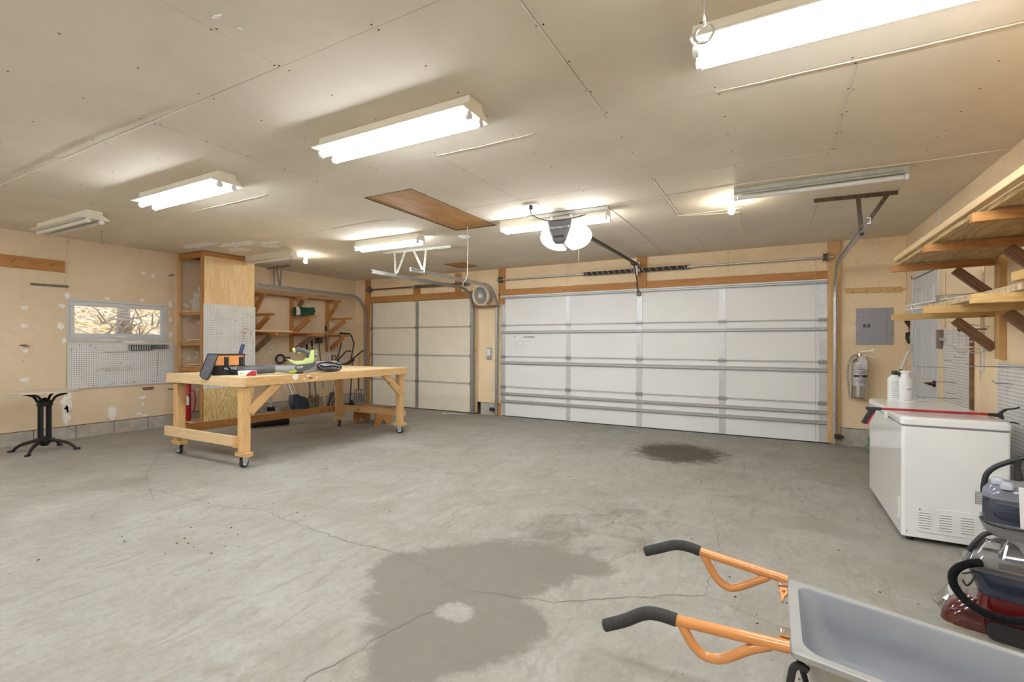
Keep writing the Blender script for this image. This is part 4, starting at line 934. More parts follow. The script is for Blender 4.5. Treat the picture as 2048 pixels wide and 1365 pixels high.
for u, v, lab in ((541, 700, 'beige wall outlet under the left wall shelves'),):
    p = lwp(u, v); t = thing('wall_outlet', lab, 'outlet', p); part('cover_plate', MB().bx(L, L+.006, p.y-.036, p.y+.036, p.z-.058, p.z+.058), 'cord_white', t, bevel=.002); part('socket_hole', MB().bx(L+.005, L+.008, p.y-.012, p.y+.012, p.z-.012, p.z+.012), 'galv_dark', t)

# ================================================================ DOOR WALL THINGS
YD = D-.001
fx, fzz = at(972, 613, 1, D-.12).x, at(972, 613, 1, D-.12).z
o = board('fan_shelf', (fx-.24, D-.10, fzz), (fx+.22, D-.10, fzz), .19, .018, 'pine_dark', None); tag(o, 'small dark wooden shelf under the round fan', 'shelf')
fan = thing('desk_fan', 'round cream desk fan on the small shelf between the garage doors', 'fan', (fx-.02, D-.11, fzz+.01))
c = Vector((at(963, 592, 1, D-.16).x, D-.16, at(963, 592, 1, D-.16).z)); ax = Vector((-.12, -1, -.12)).normalized(); sa, sb = basis(ax)
rg = lambda r, d: [c+ax*d+sa*math.cos(a)*r+sb*math.sin(a)*r for a in [2*PI*k/32 for k in range(32)]]
part('housing', MB().loft([rg(.165, -.055), rg(.175, -.02), rg(.178, .045), rg(.160, .05), rg(.150, .03), rg(.150, -.03)], caps=False), 'white_warm', fan)
part('back_plate', MB().loft([rg(.15, -.04), rg(.15, -.035)]), 'galv_dull', fan)
mb = MB()
for r_ in (.05, .07, .09, .11, .13): mb.tube(rg(r_, .042), .0016, 4, closed=True)
for k in range(28):
    a = 2*PI*k/28; mb.tube([c+ax*.045+(sa*math.cos(a)+sb*math.sin(a))*.04, c+ax*.038+(sa*math.cos(a+.25)+sb*math.sin(a+.25))*.155], .0016, 4)
part('grille_wire', mb, 'white_warm', fan, kind='stuff')
for k in range(5):
    a = 2*PI*k/5; part('blade', MB().add([c+ax*.0+(sa*math.cos(a)+sb*math.sin(a))*.03, c+ax*.022+(sa*math.cos(a-.35)+sb*math.sin(a-.35))*.135, c-ax*.012+(sa*math.cos(a+.45)+sb*math.sin(a+.45))*.14], [(0, 1, 2)]), 'grey_mid', fan)
part('hub', MB().lathe([(.045, 0), (.045, .045), (.038, .052)], c, ax, 18), 'plastic_white', fan)
part('stand', MB().lathe([(.11, 0), (.115, .008), (.10, .018), (.04, .03)], (c.x+.015, D-.11, fzz+.010), n=20, sy=.75), 'white_warm', fan)
kp = thing('wall_keypad', 'beige wall control with white button between the garage doors', 'wall control', at(979, 708, 1, D))
p = at(979, 708, 1, D); part('case', MB().bx(p.x-.052, p.x+.052, D-.022, D, p.z-.11, p.z+.11), 'galv_dull', kp, bevel=.006); part('button', MB().bx(p.x-.038, p.x+.034, D-.028, D-.021, p.z-.035, p.z+.09), 'plastic_white', kp, bevel=.003)
p = at(982, 760, 1, D); t = thing('wall_outlet', 'cream outlet low on the wall between the garage doors', 'outlet', p); part('cover_plate', MB().bx(p.x-.036, p.x+.036, D-.006, D, p.z-.058, p.z+.058), 'cord_white', t, bevel=.002)
for z in (-.02, .02): part('socket', MB().bx(p.x-.014, p.x+.014, D-.008, D-.005, p.z+z-.012, p.z+z+.012), 'white_warm', t)
cord('rope', 'white rope running down the jamb beside the narrow garage door', [(-4.78, D-.03, 1.98), (-4.775, D-.03, 1.2), (-4.79, D-.03, .4), (-4.78, D-.03, .06)], .006, k=3)
cord('rope', 'frayed pale rope lying on the floor at the narrow garage door', [(-4.95, 7.30, .010), (-5.05, 7.22, .011), (-5.18, 7.26, .010), (-5.3, 7.12, .012), (-5.38, 7.20, .010)], .008)
for x, lab in ((-4.42, 'black door sensor at the bottom left of the wide garage door'), (.70, 'black door sensor at the bottom right of the wide garage door')):
    t = thing('door_sensor', lab, 'sensor', (x, D-.10, .12)); part('case', MB().bx(x-.045, x+.03, D-.13, D-.09, .09, .15).cyl((x+.03, D-.11, .12), (x+.05, D-.11, .12), .018), 'black', t, bevel=.004); part('bracket', MB().bx(x-.01, x+.01, D-.10, D-.038, .10, .11), 'galv', t)
# electrical panel
ep = thing('electrical_panel', 'grey flush electrical panel on the wall right of the wide garage door', 'electrical panel', (1.077, D, 1.29))
part('cover', MB().bx(.889, 1.264, D-.014, D, 1.29, 1.745), 'grey', ep, bevel=.003); dr = part('door', MB().bx(.955, 1.20, D-.021, D-.0135, 1.335, 1.715), 'grey', ep, bevel=.002)
part('latch', MB().bx(.962, 1.03, D-.025, D-.020, 1.505, 1.545), 'black', dr); part('latch_tab', MB().bx(.985, 1.01, D-.028, D-.024, 1.512, 1.54), 'grey_mid', dr)
for x, z in ((.91, 1.63), (.91, 1.41), (1.245, 1.63), (1.245, 1.41)): part('screw', MB().lathe([(.007, 0), (.007, .003)], (x, D-.014, z), (0, -1, 0), 8), 'galv_dark', ep)
hb = thing('hook_board', 'narrow pine board with small hooks above the electrical panel', 'hook board', (1.07, D, 1.97))
board('backboard', (.778, D-.010, 1.975), (1.345, D-.010, 1.965), .066, .019, 'pine', hb, (0, -1, 0))
for k in range(4): part('hook', MB().tube([(.85+k*.14, D-.02, 1.965), (.85+k*.14, D-.035, 1.955), (.855+k*.14, D-.04, 1.97)], .0025, 5), 'rust', hb)
part('hook', MB().tube([(1.335, D-.02, 1.97), (1.36, D-.07, 1.955), (1.375, D-.09, 1.97)], .003, 5), 'wire', hb)
# extinguisher
fe = thing('fire_extinguisher', 'stainless steel fire extinguisher hanging beside the electrical panel', 'fire extinguisher', (.915, D-.10, .6))
ex, ey = .915, D-.105; zb = .615
part('cylinder', MB().lathe([(.070, 0), (.082, .008), (.084, .03), (.084, .43), (.078, .465), (.055, .495), (.028, .51), (.024, .53)], (ex, ey, zb), n=26), 'brushed', fe)
lb = part('label', MB().lathe([(.0848, .16), (.0848, .45)], (ex, ey, zb), n=26, sy=1), plain('silver_label', (.58, .57, .56), .4, .4, .2, 40), fe)
mb = MB()
def arc_band(mb, z0, z1, a0, a1, r=.0856, n=10):
    vs = [];
    for k in range(n+1):
        a = a0+(a1-a0)*k/n
        for z in (z0, z1): vs.append((ex+math.sin(a)*r, ey-math.cos(a)*r, zb+z))
    mb.add(vs, [(2*k, 2*k+2, 2*k+3, 2*k+1) for k in range(n)], True)
arc_band(mb, .268, .296, -.9, 1.0); part('black_band', mb, 'black', lb)
mb = MB()
for k, (z, a0, a1) in enumerate([(.36, -.6, .2), (.38, -.5, .5), (.33, -.7, .6), (.31, -.4, .3), (.22, -.6, .8), (.20, -.3, .7), (.245, -.5, .6), (.41, -.5, .0)]): arc_band(mb, z, z+.008, a0, a1)
part('printed_line', mb, 'ink', lb, kind='stuff')
text('lettering', 'FIRE', .022, frame((ex, ey-.0862, zb+.282), (1, 0, 0), (0, -1, 0)), 'paper', lb)
part('inspection_tag', MB().prism([(-.035, 0), (-.05, .06), (-.01, .10), (.03, .09), (.05, 0), (.045, -.07), (0, -.06)], (ex+.02, ey-.082, zb+.44), (1, 0, 0), (0, .25, 1), (0, -.002, 0)), 'galv', fe)
part('valve', MB().lathe([(.022, .0), (.024, .03), (.018, .05)], (ex, ey, zb+.52)).bx(ex-.02, ex+.06, ey-.012, ey+.012, zb+.56, zb+.574), 'chrome', fe)
part('handle', MB().beam((ex+.0, ey, zb+.585), (ex+.13, ey-.02, zb+.60), .02, .006).beam((ex+.02, ey, zb+.55), (ex+.14, ey-.02, zb+.515), .02, .006), 'chrome', fe)
part('hose', MB().tube(curve_pts([(ex-.02, ey, zb+.545), (ex-.07, ey-.01, zb+.53), (ex-.115, ey-.02, zb+.44), (ex-.125, ey-.02, zb+.28), (ex-.11, ey-.02, zb+.10), (ex-.10, ey-.02, zb+.04)]), .010, 8), 'galv_dull', fe)
part('nozzle', MB().cyl((ex-.10, ey-.02, zb+.055), (ex-.095, ey-.02, zb+.0), .014, n=8), 'galv', fe)
part('wall_hook', MB().bx(ex-.015, ex+.015, ey+.01, D, zb+.50, zb+.52), 'galv_dull', fe)
# ================================================================ WORKBENCH
BX0, BX1, BY0, BY1, BZ = -5.93, -4.555, 2.87, 5.27, .948
wb = thing('workbench', 'large pine workbench on four casters with angled braces', 'workbench', ((BX0+BX1)/2, (BY0+BY1)/2, fz(4)))
part('tabletop', MB().bx(BX0+.038, BX1-.038, BY0+.038, BY1-.038, BZ-.022, BZ-.001), 'ply_top', wb)
board('apron', (BX0, BY0+.019, BZ-.047), (BX1-.0, BY0+.019, BZ-.047), .038, .094, 'pine_pale', wb, label='pale end board of the bench')
board('apron', (BX1-.019, BY0+.039, BZ-.045), (BX1-.019, BY1, BZ-.045), .038, .09, 'pine', wb)
board('apron', (BX0+.019, BY0+.039, BZ-.045), (BX0+.019, BY1, BZ-.045), .038, .09, 'pine', wb)
board('apron', (BX0+.04, BY1-.019, BZ-.046), (BX1-.04, BY1-.019, BZ-.046), .038, .09, 'pine', wb)
legs = [(BX0+.105, BY0+.085), (BX1-.065, BY0+.065), (BX0+.10, BY1-.07), (BX1-.07, BY1-.07)]
for (x, y) in legs:
    z0 = fz(y)+.155
    board('leg', (x, y, z0), (x, y, BZ-.024), .075 if x > -5.2 else .085, .088, 'pine', wb, (0, 1, 0))
    board('foot_block', (x-.085, y, z0-.022), (x+.085, y, z0-.022), .085, .040, 'pine', wb)
    cz = fz(y)
    a = random.Random(int(x*100+y*10)).uniform(0, 3); dx, dy = math.cos(a), math.sin(a)
    cs_ = part('caster', MB().bx(x-.035, x+.035, y-.035, y+.035, z0-.047, z0-.042).prism([(-.035, -.04), (.0, -.085), (.018, -.08), (.03, -.04), (.028, -.005), (-.028, -.005)], (x-dy*.022, y+dx*.022, z0-.04), (dx, dy, 0), (0, 0, 1), (-dy*.003, dx*.003, 0)).prism([(-.035, -.04), (.0, -.085), (.018, -.08), (.03, -.04), (.028, -.005), (-.028, -.005)], (x+dy*.022, y-dx*.022, z0-.04), (dx, dy, 0), (0, 0, 1), (-dy*.003, dx*.003, 0)), 'chrome', wb)
    part('wheel', MB().lathe([(.030, -.015), (.044, -.014), (.046, -.008), (.046, .008), (.044, .014), (.030, .015)], (x, y, cz+.046), (dy, -dx, 0), 18), 'black_matt', cs_)
    part('wheel_hub', MB().lathe([(.026, -.017), (.026, .017)], (x, y, cz+.046), (dy, -dx, 0), 14), 'plastic_white', cs_)
zs_ = at(357, 866, 1, BY0).z
board('stretcher', (BX0-.03, BY0+.015, zs_-.0), (BX1-.09, BY0+.015, zs_-.0), .038, .10, 'pine_pale', wb)
board('stretcher', (BX0+.03, BY0+.10, zs_+.0), (BX0+.03, BY1-.02, zs_-.02), .036, .09, 'pine_old', wb)
board('stretcher', (BX0+.05, BY1-.01, zs_-.01), (BX1-.03, BY1-.01, zs_-.01), .036, .09, 'pine', wb)
board('spacer_block', (BX1-.125, BY0+.01, zs_), (BX1-.085, BY0+.01, zs_), .05, .11, 'pine', wb)
board('brace', (BX1-.04, BY0+.10, .60), (BX1-.04, BY0+.43, BZ-.06), .088, .036, 'pine', wb, (1, 0, 0))
board('brace', (BX1-.04, BY1-.10, .60), (BX1-.04, BY1-.43, BZ-.06), .088, .036, 'pine', wb, (1, 0, 0))
pt = MB()
for k, (u, v, rx, rz) in enumerate([(591, 755, .045, .035), (617, 752, .03, .012), (634, 755, .012, .014), (640, 754, .01, .01), (608, 758, .012, .012)]):
    p = at(u, v, 0, BX1); blob(pt, (BX1+.0006, p.y, p.z), (0, 1, 0), (0, 0, 1), rx, rz, 10, .0008, k, .3)
for k in range(16):
    r = random.Random(k); blob(pt, (r.uniform(BX0+.3, BX1-.1), r.uniform(BY0+.1, BY1-.1), BZ-.0008), (1, 0, 0), (0, 1, 0), r.uniform(.01, .04), r.uniform(.01, .05), 12, .0008, k, .5)
part('paint_splash', pt, 'spackle', wb, kind='stuff')

class Plane:
    """a vertical plane where a thing stands, used to lay out its side profile"""
    def __init__(s, A, B):
        A = Vector(A); B = Vector(B); s.o = A; s.x = (B-A).normalized(); s.z = Vector((0, 0, 1)); s.n = s.x.cross(s.z).normalized()
        if s.n.dot(CAM-A) < 0: s.n = -s.n
    def __call__(s, u, v, off=0.0):
        d = fw+rr*((u-1024)/FPX)+uu*((HY-v)/FPX); o = s.o+s.n*off; return CAM+d*((o-CAM).dot(s.n)/d.dot(s.n))
    def slab(s, mb, pix, t, off=0.0):
        P = [s(u, v, 0) for u, v in pix]; q = [((p-s.o).dot(s.x), (p-s.o).dot(s.z)) for p in P]
        return mb.prism(q, s.o+s.n*(off-t/2), s.x, s.z, s.n*t)
BT = BZ+.001
# ---- tool bag
A = at(425, 751.5, 2, BT); bxd = Vector((.42, .907, 0)).normalized(); byd = Vector((-bxd.y, bxd.x, 0)); PB = Plane(A, A+bxd)
zt = PB(437, 709).z; bw_ = (PB(491, 735)-A).dot(bxd); bd_ = .19; zh_ = zt-BT; zm = BT+zh_*.45
BMx = Matrix.Translation(A) @ Matrix((bxd, byd, (0, 0, 1))).transposed().to_4x4()
tb = thing('tool_bag', 'open orange and black canvas tool bag on the near end of the workbench', 'tool bag', Mx=BMx)
def rrect(x0, x1, y0, y1, r, n=4):
    out = []
    for cx, cy, a0 in ((x1-r, y1-r, 0), (x0+r, y1-r, PI/2), (x0+r, y0+r, PI), (x1-r, y0+r, 3*PI/2)):
        for k in range(n+1): a = a0+PI/2*k/n; out.append((cx+r*math.cos(a), cy+r*math.sin(a)))
    return out
bl_ = lambda u, v: BMx.inverted() @ PB(u, v)
lf = lambda z0, z1, e=0: MB().loft([[(x, y, z) for x, y in rrect(e, bw_-e, e, bd_-e, .022)] for z in (z0, (z0+z1)/2, z1)], smooth=False)
zm = zh_*.45
part('base_fabric', lf(0, zm), 'black_cloth', tb, local=True, bevel=.003); part('body_fabric', lf(zm, zh_*.97, .003), 'orange_cloth', tb, local=True, bevel=.003)
part('top_lining', MB().loft([[(x, y, z) for x, y in rrect(-.004, bw_+.004, -.004, bd_+.004, .026)] for z in (zh_*.95, zh_)], smooth=False), 'black_cloth', tb, local=True)
part('corner_piping', MB().tube([(.010, -.001, .01), (.012, -.001, zh_*.96)], .005, 6).tube([(bw_-.012, -.001, zm), (bw_-.012, -.001, zh_*.96)], .005, 6).tube([(0, -.001, zm), (bw_, -.001, zm)], .004, 6), 'black_cloth', tb, local=True)
sx = [bl_(452.5, 740).x, bl_(482, 740).x]
for x in sx: part('strap', MB().bx(x-.020, x+.020, -.008, -.001, zm-.02, zh_*.86), 'black_cloth', tb, local=True)
x = sx[0]; part('carry_handle', MB().tube(curve_pts([(x, -.012, zh_*.84), (x+.005, -.03, zh_*.5), (x+.05, -.035, zh_*.18), (x+.10, -.03, .02), (x+.15, -.02, zh_*.2), (sx[1], -.010, zh_*.5)]), .011, 7), 'black_cloth', tb, local=True)
text('lettering', 'RIDGID', .045, BMx @ Matrix.Translation((bl_(465, 737).x, -.003, bl_(465, 737).z)) @ Matrix.Rotation(PI/2, 4, 'X'), 'paper', tb, bold=.001)
Af = Vector((A.x-.02, BY0-.014, BT)); PF = Plane(Af, Af+Vector((.75, -.66, 0)) if False else Af+Vector((r0.x, r0.y*.3, 0)))
fl_ = [(416, 708), (437, 708.5), (432, 722), (424, 742), (418, 755), (413, 759), (405, 757), (400, 752), (401, 745), (407, 730)]
mb = MB(); PF.slab(mb, fl_, .012); part('open_flap', mb, 'grey_cloth', tb, bevel=.004)
mb = MB(); q = [PF(u, v, .006) for u, v in fl_]; mb.tube(q, .005, 6, closed=True); part('flap_piping', mb, 'black_cloth', tb)
q0, q1 = PF(417, 708.5), PF(436, 708.5); w0_, w1_ = BMx @ Vector((0, bd_, zh_)), BMx @ Vector((0, 0, zh_))
part('flap_hinge', MB().add([q0, q1, w1_, w0_], [(0, 1, 2, 3)]).add([q0-Vector((0, 0, .01)), q1-Vector((0, 0, .01)), w1_-Vector((0, 0, .01)), w0_-Vector((0, 0, .01))], [(0, 1, 2, 3)]), 'grey_cloth', tb)
nv = thing('padded_handle', 'navy padded grip sticking up out of the tool bag', 'handle', PB(482, 705)); p0, p1 = PB(479.5, 712, -.08), PB(486.5, 689, -.08)
part('grip', MB().tube([p0-Vector((.02, 0, .08)), p0, p1], .020, 14), 'navy_hose', nv); part('end_ring', MB().tube([p1, p1+(p1-p0).normalized()*.004], .021, 14), 'wire', nv)
# ---- roll pack at the bench corner
A = at(476, 753, 2, BT); B_ = at(513, 752, 2, BT); PR = Plane(A, B_); w_ = (B_-A).length; hh = PR(480, 742).z-BT
pk = thing('tape_pack', 'small red and white printed pack at the corner of the workbench', 'packet', (A+B_)/2)
part('wrapper', MB().prism([(0, 0), (w_, .001), (w_, hh*.9), (w_*.6, hh), (0, hh*.95)], A-PR.n*.06, PR.x, PR.z, PR.n*.06), 'paper', pk, bevel=.005)
part('red_print', MB().prism([(w_*.42, .004), (w_*.97, .003), (w_*.97, hh*.86), (w_*.75, hh*.9), (w_*.55, hh*.55)], A+PR.n*.0005, PR.x, PR.z, PR.n*.0015), 'red_bright', pk)
part('green_print', MB().prism([(w_*.10, hh*.3), (w_*.25, hh*.5), (w_*.22, hh*.6), (w_*.09, hh*.4)], A+PR.n*.0005, PR.x, PR.z, PR.n*.0015), 'green_b', pk)
# ---- leaf blower
A = at(474, 752, 2, BT); B_ = at(640, 748, 2, BT); off = -.17
A = A-Vector((fw.x, fw.y, 0))*off; B_ = B_-Vector((fw.x, fw.y, 0))*off; PL = Plane(A, B_)
bl = thing('leaf_blower', 'lime green and black cordless leaf blower lying on the workbench', 'leaf blower', PL(600, 745))
T = lambda pix, r, n=14: MB().tube([PL(u, v) for u, v in pix], r, n)
part('nozzle_tube', T([(474, 741.5), (476, 741.5), (512, 740), (545, 738), (550, 738.2), (553, 738.5)], [.030, .045, .048, .048, .043, .02], 18), 'grey_dark', bl, label='black blower nozzle tube')
part('blower_tube', T([(550, 738), (570, 738.5), (585, 738), (600, 737)], [.036, .042, .050, .058], 18), 'grey_mid', bl)
part('fan_cone', T([(566, 740), (580, 739.5), (596, 738.5), (606, 737)], [.025, .045, .056, .05], 16), 'lime', bl)
mb = MB(); PL.slab(mb, [(575, 720.5), (578.5, 718.8), (589, 722.6), (608, 721.8), (611, 716.2), (618, 716), (621.5, 700.5), (628, 700), (628.5, 722), (624, 726), (606, 729), (592, 730), (584, 725.5)], .10, .0); part('upper_body', mb, 'lime_pale', bl, bevel=.006)
mb = MB(); PL.slab(mb, [(592, 729.5), (606, 728.5), (632, 724.6), (627, 733), (618, 739), (603, 745), (594, 743), (588, 737)], .12, 0); part('motor_housing', mb, 'grey_dark', bl, bevel=.008)
mb = MB(); PL.slab(mb, [(593, 733), (605, 731.5), (606, 736), (594, 737.5)], .004, .062); part('name_badge', mb, 'grey_mid', bl)
text('lettering', 'RYOBI', .022, frame(PL(599.5, 734.5, .0655), PL.x, PL.n), 'paper', bl)
part('handle', T([(590, 701.5), (596, 699.3), (606, 701), (613, 704.5), (619, 710)], [.024, .026, .024, .024, .03], 12), 'grey_dark', bl); part('handle_cap', T([(585.5, 701.5), (587, 701.2), (590.5, 700.5)], [.018, .027, .027], 12), 'lime_pale', bl)
part('trigger', T([(596, 703), (600, 708)], [.008, .006], 8), 'lime', bl)
mb = MB(); PL.slab(mb, [(628.5, 700.5), (634.5, 700), (635, 720), (629, 721.5)], .07, 0); bt_ = part('battery', mb, 'galv_dull', bl, bevel=.006); mb = MB(); PL.slab(mb, [(629, 711), (633, 711), (633, 714), (629, 714)], .003, .036); part('latch', mb, 'black', bt_)
mb = MB(); PL.slab(mb, [(592, 743), (604, 742), (606, 747.5), (590, 748)], .09, 0); part('foot', mb, 'black', bl, bevel=.003)
mb = MB(); PL.slab(mb, [(604, 708), (604.5, 709), (604.5, 708)], .01, 0)
# ---- collection bag
A = at(616, 746, 2, BT); B_ = at(690, 742, 2, BT); PG = Plane(A+Vector((0, .06, 0)), B_+Vector((0, .06, 0)))
cb = thing('collection_bag', 'folded grey and black fabric debris bag beside the leaf blower', 'bag', PG(655, 742))
mb = MB(); PG.slab(mb, [(612, 747), (622, 735), (634, 724.5), (655, 723), (668, 725), (660, 741)], .05, -.05); part('plastic_tube', mb, 'grey_mid', cb, bevel=.012) if False else part('flat_panel', mb, plain('light_grey_fabric', (.40, .40, .40), .8), cb, bevel=.012)
def pillow(c, rx, rz, ry, mb=None, n=24, wob=.12, seed=0):
    mb = mb or MB(); r = random.Random(seed); rings = []
    for i in range(9):
        t = PI*i/8; rings.append([c+PG.x*(rx*math.sin(t)*math.cos(a)*(1+wob*math.sin(3*a+seed)))+PG.z*(rz*math.sin(t)*math.sin(a)*(1+wob*math.cos(5*a)))+PG.n*(ry*math.cos(t)) for a in [2*PI*k/n for k in range(n)]])
    return mb.loft(rings)
part('folded_fabric', pillow(PG(659, 734.5), .15, .048, .10), 'bag_grey', cb); part('folded_fabric', pillow(PG(666, 728), .11, .032, .08, seed=2), 'grey_cloth', cb)
for k, pix in enumerate([[(634, 732), (640, 727), (655, 725), (668, 727), (680, 731)], [(636, 734), (645, 741), (665, 742), (680, 739), (682, 732)], [(640, 731), (650, 734), (665, 732), (678, 735)]]):
    part('binding_strap', MB().tube(curve_pts([PG(u, v, .105) for u, v in pix]), .009, 6), 'black_cloth', cb)
part('zip_pull', MB().box(PG(668, 724, .06), (.03, .02, .03)), 'pine', cb)

# ================================================================ FLOOR THINGS NEAR THE LEFT WALL
c = atf(376, 845); c = Vector((-7.66, 4.20, .12)); zc = .121
c = at(376, 842, 2, .12)
pd = thing('post_driver', 'red steel post driver standing in the shelf unit', 'post driver', (c.x, c.y, .12)); ztp = Plane(c, c+r0)(376, 768).z
part('cylinder', MB().lathe([(.036, 0), (.040, .004), (.040, ztp-.125), (.034, ztp-.12)], (c.x, c.y, zc), n=20), 'red', pd)
for sg in (1,): part('handle', MB().tube(curve_pts([c+r0*.03+Vector((0, 0, ztp-.12-.10)), c+r0*.085+Vector((0, 0, ztp-.12-.115)), c+r0*.108+Vector((0, 0, ztp-.12-.20)), c+r0*.095+Vector((0, 0, .17)), c+r0*.03+Vector((0, 0, .12))]), .010, 8), 'red', pd)
part('label', MB().prism([(-.01, 0), (.03, 0), (.03, .12), (-.01, .14)], c+r0*.012-fw*.041+Vector((0, 0, .24)), r0, (0, 0, 1), -fw*.001), 'paper', pd)
# stool
st = thing('step_stool', 'old wooden step stool on the floor behind the far end of the workbench', 'stool', (-5.75, 5.75, fz(5.7)))
A = atf(746, 852); B_ = atf(779, 848); sx0, sx1 = -5.80, -5.36; sy0, sy1 = 5.50, 5.86; z0 = fz(5.6); zt2 = z0+.255
A = at(703, 808, 2, zt2+.0)
board('seat', (sx0-.12, (sy0+sy1)/2, zt2), (sx1+.02, (sy0+sy1)/2, zt2), .34, .020, 'pine_dark', st)
for x in (sx0-.06, sx1-.04):
    part('leg_panel', MB().prism([(sy0, 0), (sy0+.11, 0), (sy0+.17, .08), (sy0+.24, 0), (sy1, 0), (sy1-.02, zt2-z0-.012), (sy0+.02, zt2-z0-.012)], (x, 0, z0), (0, 1, 0), (0, 0, 1), (.02, 0, 0)), 'pine_old', st)
for y in (sy0+.02, sy1-.03): board('apron', (sx0-.05, y, zt2-.045), (sx1-.03, y, zt2-.045), .018, .065, 'pine_old', st)
# brush roll and low frame
A, B_ = atf(500, 858), atf(580, 846); A.z += .055; B_.z += .055
A = Vector((-6.60, 4.32, fz(4.3)+.055)); B_ = Vector((-6.58, 4.95, fz(5)+.055))
A = at(502, 850, 2, fz(4.3)+.055); B_ = at(577, 843, 2, fz(4.9)+.055)
pbm = thing('push_broom_head', 'long dark bristle broom head lying on the floor under the workbench', 'broom head', (A+B_)/2)
dirn = (B_-A).normalized(); mb = MB(); rb = random.Random(2); sa, sb = basis(dirn)
for k in range(420):
    t = rb.random(); p = A+(B_-A)*t; a = rb.uniform(0, 2*PI); d_ = sa*math.cos(a)+sb*math.sin(a); e = d_*rb.uniform(.046, .062); tt = dirn*.010; q = d_.cross(dirn)*.006
    if (p+e).z < fz(p.y)+.002: e.z = fz(p.y)+.002-p.z
    mb.add([p+d_*.02-tt, p+d_*.02+tt, p+e+q, p+e-q], [(0, 1, 2), (0, 2, 3)])
part('bristle', mb, 'brush', pbm, kind='stuff'); part('core', MB().cyl(A, B_, .044, n=14), 'brush', pbm)
lb_ = thing('low_wood_frame', 'low open frame of pine boards on the floor behind the bench legs', 'wood frame', at(530, 830, 2, .06))
z = fz(5)+.16
F1, F2, F3 = at(501, 829, 2, .12), at(576, 823.5, 2, .12), at(505, 812, 2, .12); F4 = F3+(F2-F1)
for a, b in ((F1, F2), (F1, F3), (F3, F4), (F2, F4)): a = Vector(a); b = Vector(b); board('side_board', (a.x, a.y, .075), (b.x, b.y, .075), .036, .09, 'pine' if a == F1 and b == F2 else 'pine_old', lb_)

# ---- long tools leaning against the left wall
def tool(name, label, cat, parts, loc):
    t = thing(name, label, cat, loc)
    for n, mb, m in parts: part(n, mb, m, t)
    return t
def seg(u0, v0, x0, u1, v1, x1): return at(u0, v0, 0, L+x0), at(u1, v1, 0, L+x1)
XT, XB = .06, .30
def blade(p, w, h, ux, up, t=.006, curve=.02):
    """shovel blade hanging down from p"""
    rings = []
    for k in range(7):
        s_ = k/6; ww = w*(.75+.25*math.sin(min(1, s_*2.2)*PI/2))*(1 if s_ < .7 else 1-(s_-.7)*1.1); c_ = p-up*h*s_
        rings.append([c_+ux*(ww/2*q)+ux.cross(up)*(curve*(1-q*q)) for q in (-1, -.5, 0, .5, 1)]+[c_+ux*(ww/2*q)+ux.cross(up)*(curve*(1-q*q)+t) for q in (1, .5, 0, -.5, -1)])
    return MB().loft(rings, smooth=False)
ux = Vector((0, 1, 0)); up = Vector((0, 0, 1))
# snow shovel with round handle
a, b = seg(560, 727, .10, 588, 797, .38)
rgp = [a+Vector((.01, .085*math.cos(t), .075+.075*math.sin(t))) for t in [2*PI*k/20 for k in range(20)]]
tool('snow_shovel', 'snow shovel with black ring grip and navy scoop leaning on the left wall', 'shovel', [('shaft', MB().cyl(a, b, .014), 'wire'), ('grip', MB().tube(rgp, .019, 8, closed=True), 'black'),
     ('scoop', blade(b+Vector((.0, 0, .06)), .26, .26, Vector((0, 1, 0)), Vector((-.25, 0, 1)).normalized(), .008, .05), 'navy')], b)
a, b = seg(574, 722, .10, 600, 800, .36)
tool('snow_shovel', 'second navy snow shovel with wooden shaft, partly behind the first scoop', 'shovel', [('shaft', MB().cyl(a, b, .014), 'wood_handle'), ('grip', MB().tube([a+Vector((0, -.05, .0)), a+Vector((0, -.055, .06)), a+Vector((0, .06, .06)), a+Vector((0, .05, 0))], .013, 8, closed=True), 'black'),
     ('scoop', blade(b+Vector((0, .02, .05)), .34, .23, Vector((0, .93, -.25)).normalized(), Vector((-.2, .2, 1)).normalized(), .008, .05), 'navy')], b)
a, b = seg(598, 742, .10, 615, 802, .30)
tines = MB()
for k in range(9): q = (k-4)/4; tines.tube([b, b+Vector((.04, q*.06, -.06)), b+Vector((.07, q*.15, -.16)), b+Vector((.10, q*.16, -.17))], .003, 4)
tool('leaf_rake', 'leaf rake with yellow wooden handle beside the snow shovels', 'rake', [('handle', MB().cyl(a, b, .015), 'wood_handle'), ('ferrule', MB().cyl(b+(a-b).normalized()*.10, b, .018, .012), 'lime'), ('tines', tines, 'green_b')], b)
for k, (u0, v0, u1, v1, lab) in enumerate([(612.8, 680, 621, 800, None), (623, 676, 633, 797, None)]): pass
a1, b1 = seg(612.8, 680, .06, 620.5, 796, .22); a2, b2 = seg(623, 676, .06, 632, 795, .22)
tool('post_hole_digger', 'post hole digger with two black-gripped handles against the left wall', 'digger', [('handle', MB().cyl(a1, b1, .016), 'galv_dark'), ('handle', MB().cyl(a2, b2, .016), 'galv_dark'),
     ('grip', MB().cyl(a1, a1+(b1-a1)*.17, .021), 'black_matt'), ('grip', MB().cyl(a2, a2+(b2-a2)*.14, .021), 'black_matt'),
     ('blade', blade(b1+Vector((0, 0, .05)), .12, .24, ux, up, .005, .03), 'rust'), ('blade', blade(b2+Vector((.02, 0, .05)), .12, .24, ux, up, .005, -.03), 'rust')], (b1+b2)/2)
a, b = seg(638, 686, .08, 650, 814, .28); tm = MB(); m_ = a+(b-a)*.72; rt = random.Random(8)
for k in range(7):
    for e in (-1, 1):
        q = a+Vector((0, (k-3)*.024, .05)); tm.tube([a+Vector((0, (k-3)*.014, .0)), q, q+Vector((e*.03, (k-3)*.012+rt.uniform(-.02, .02), .05+rt.uniform(-.01, .02)))], .006, 5)
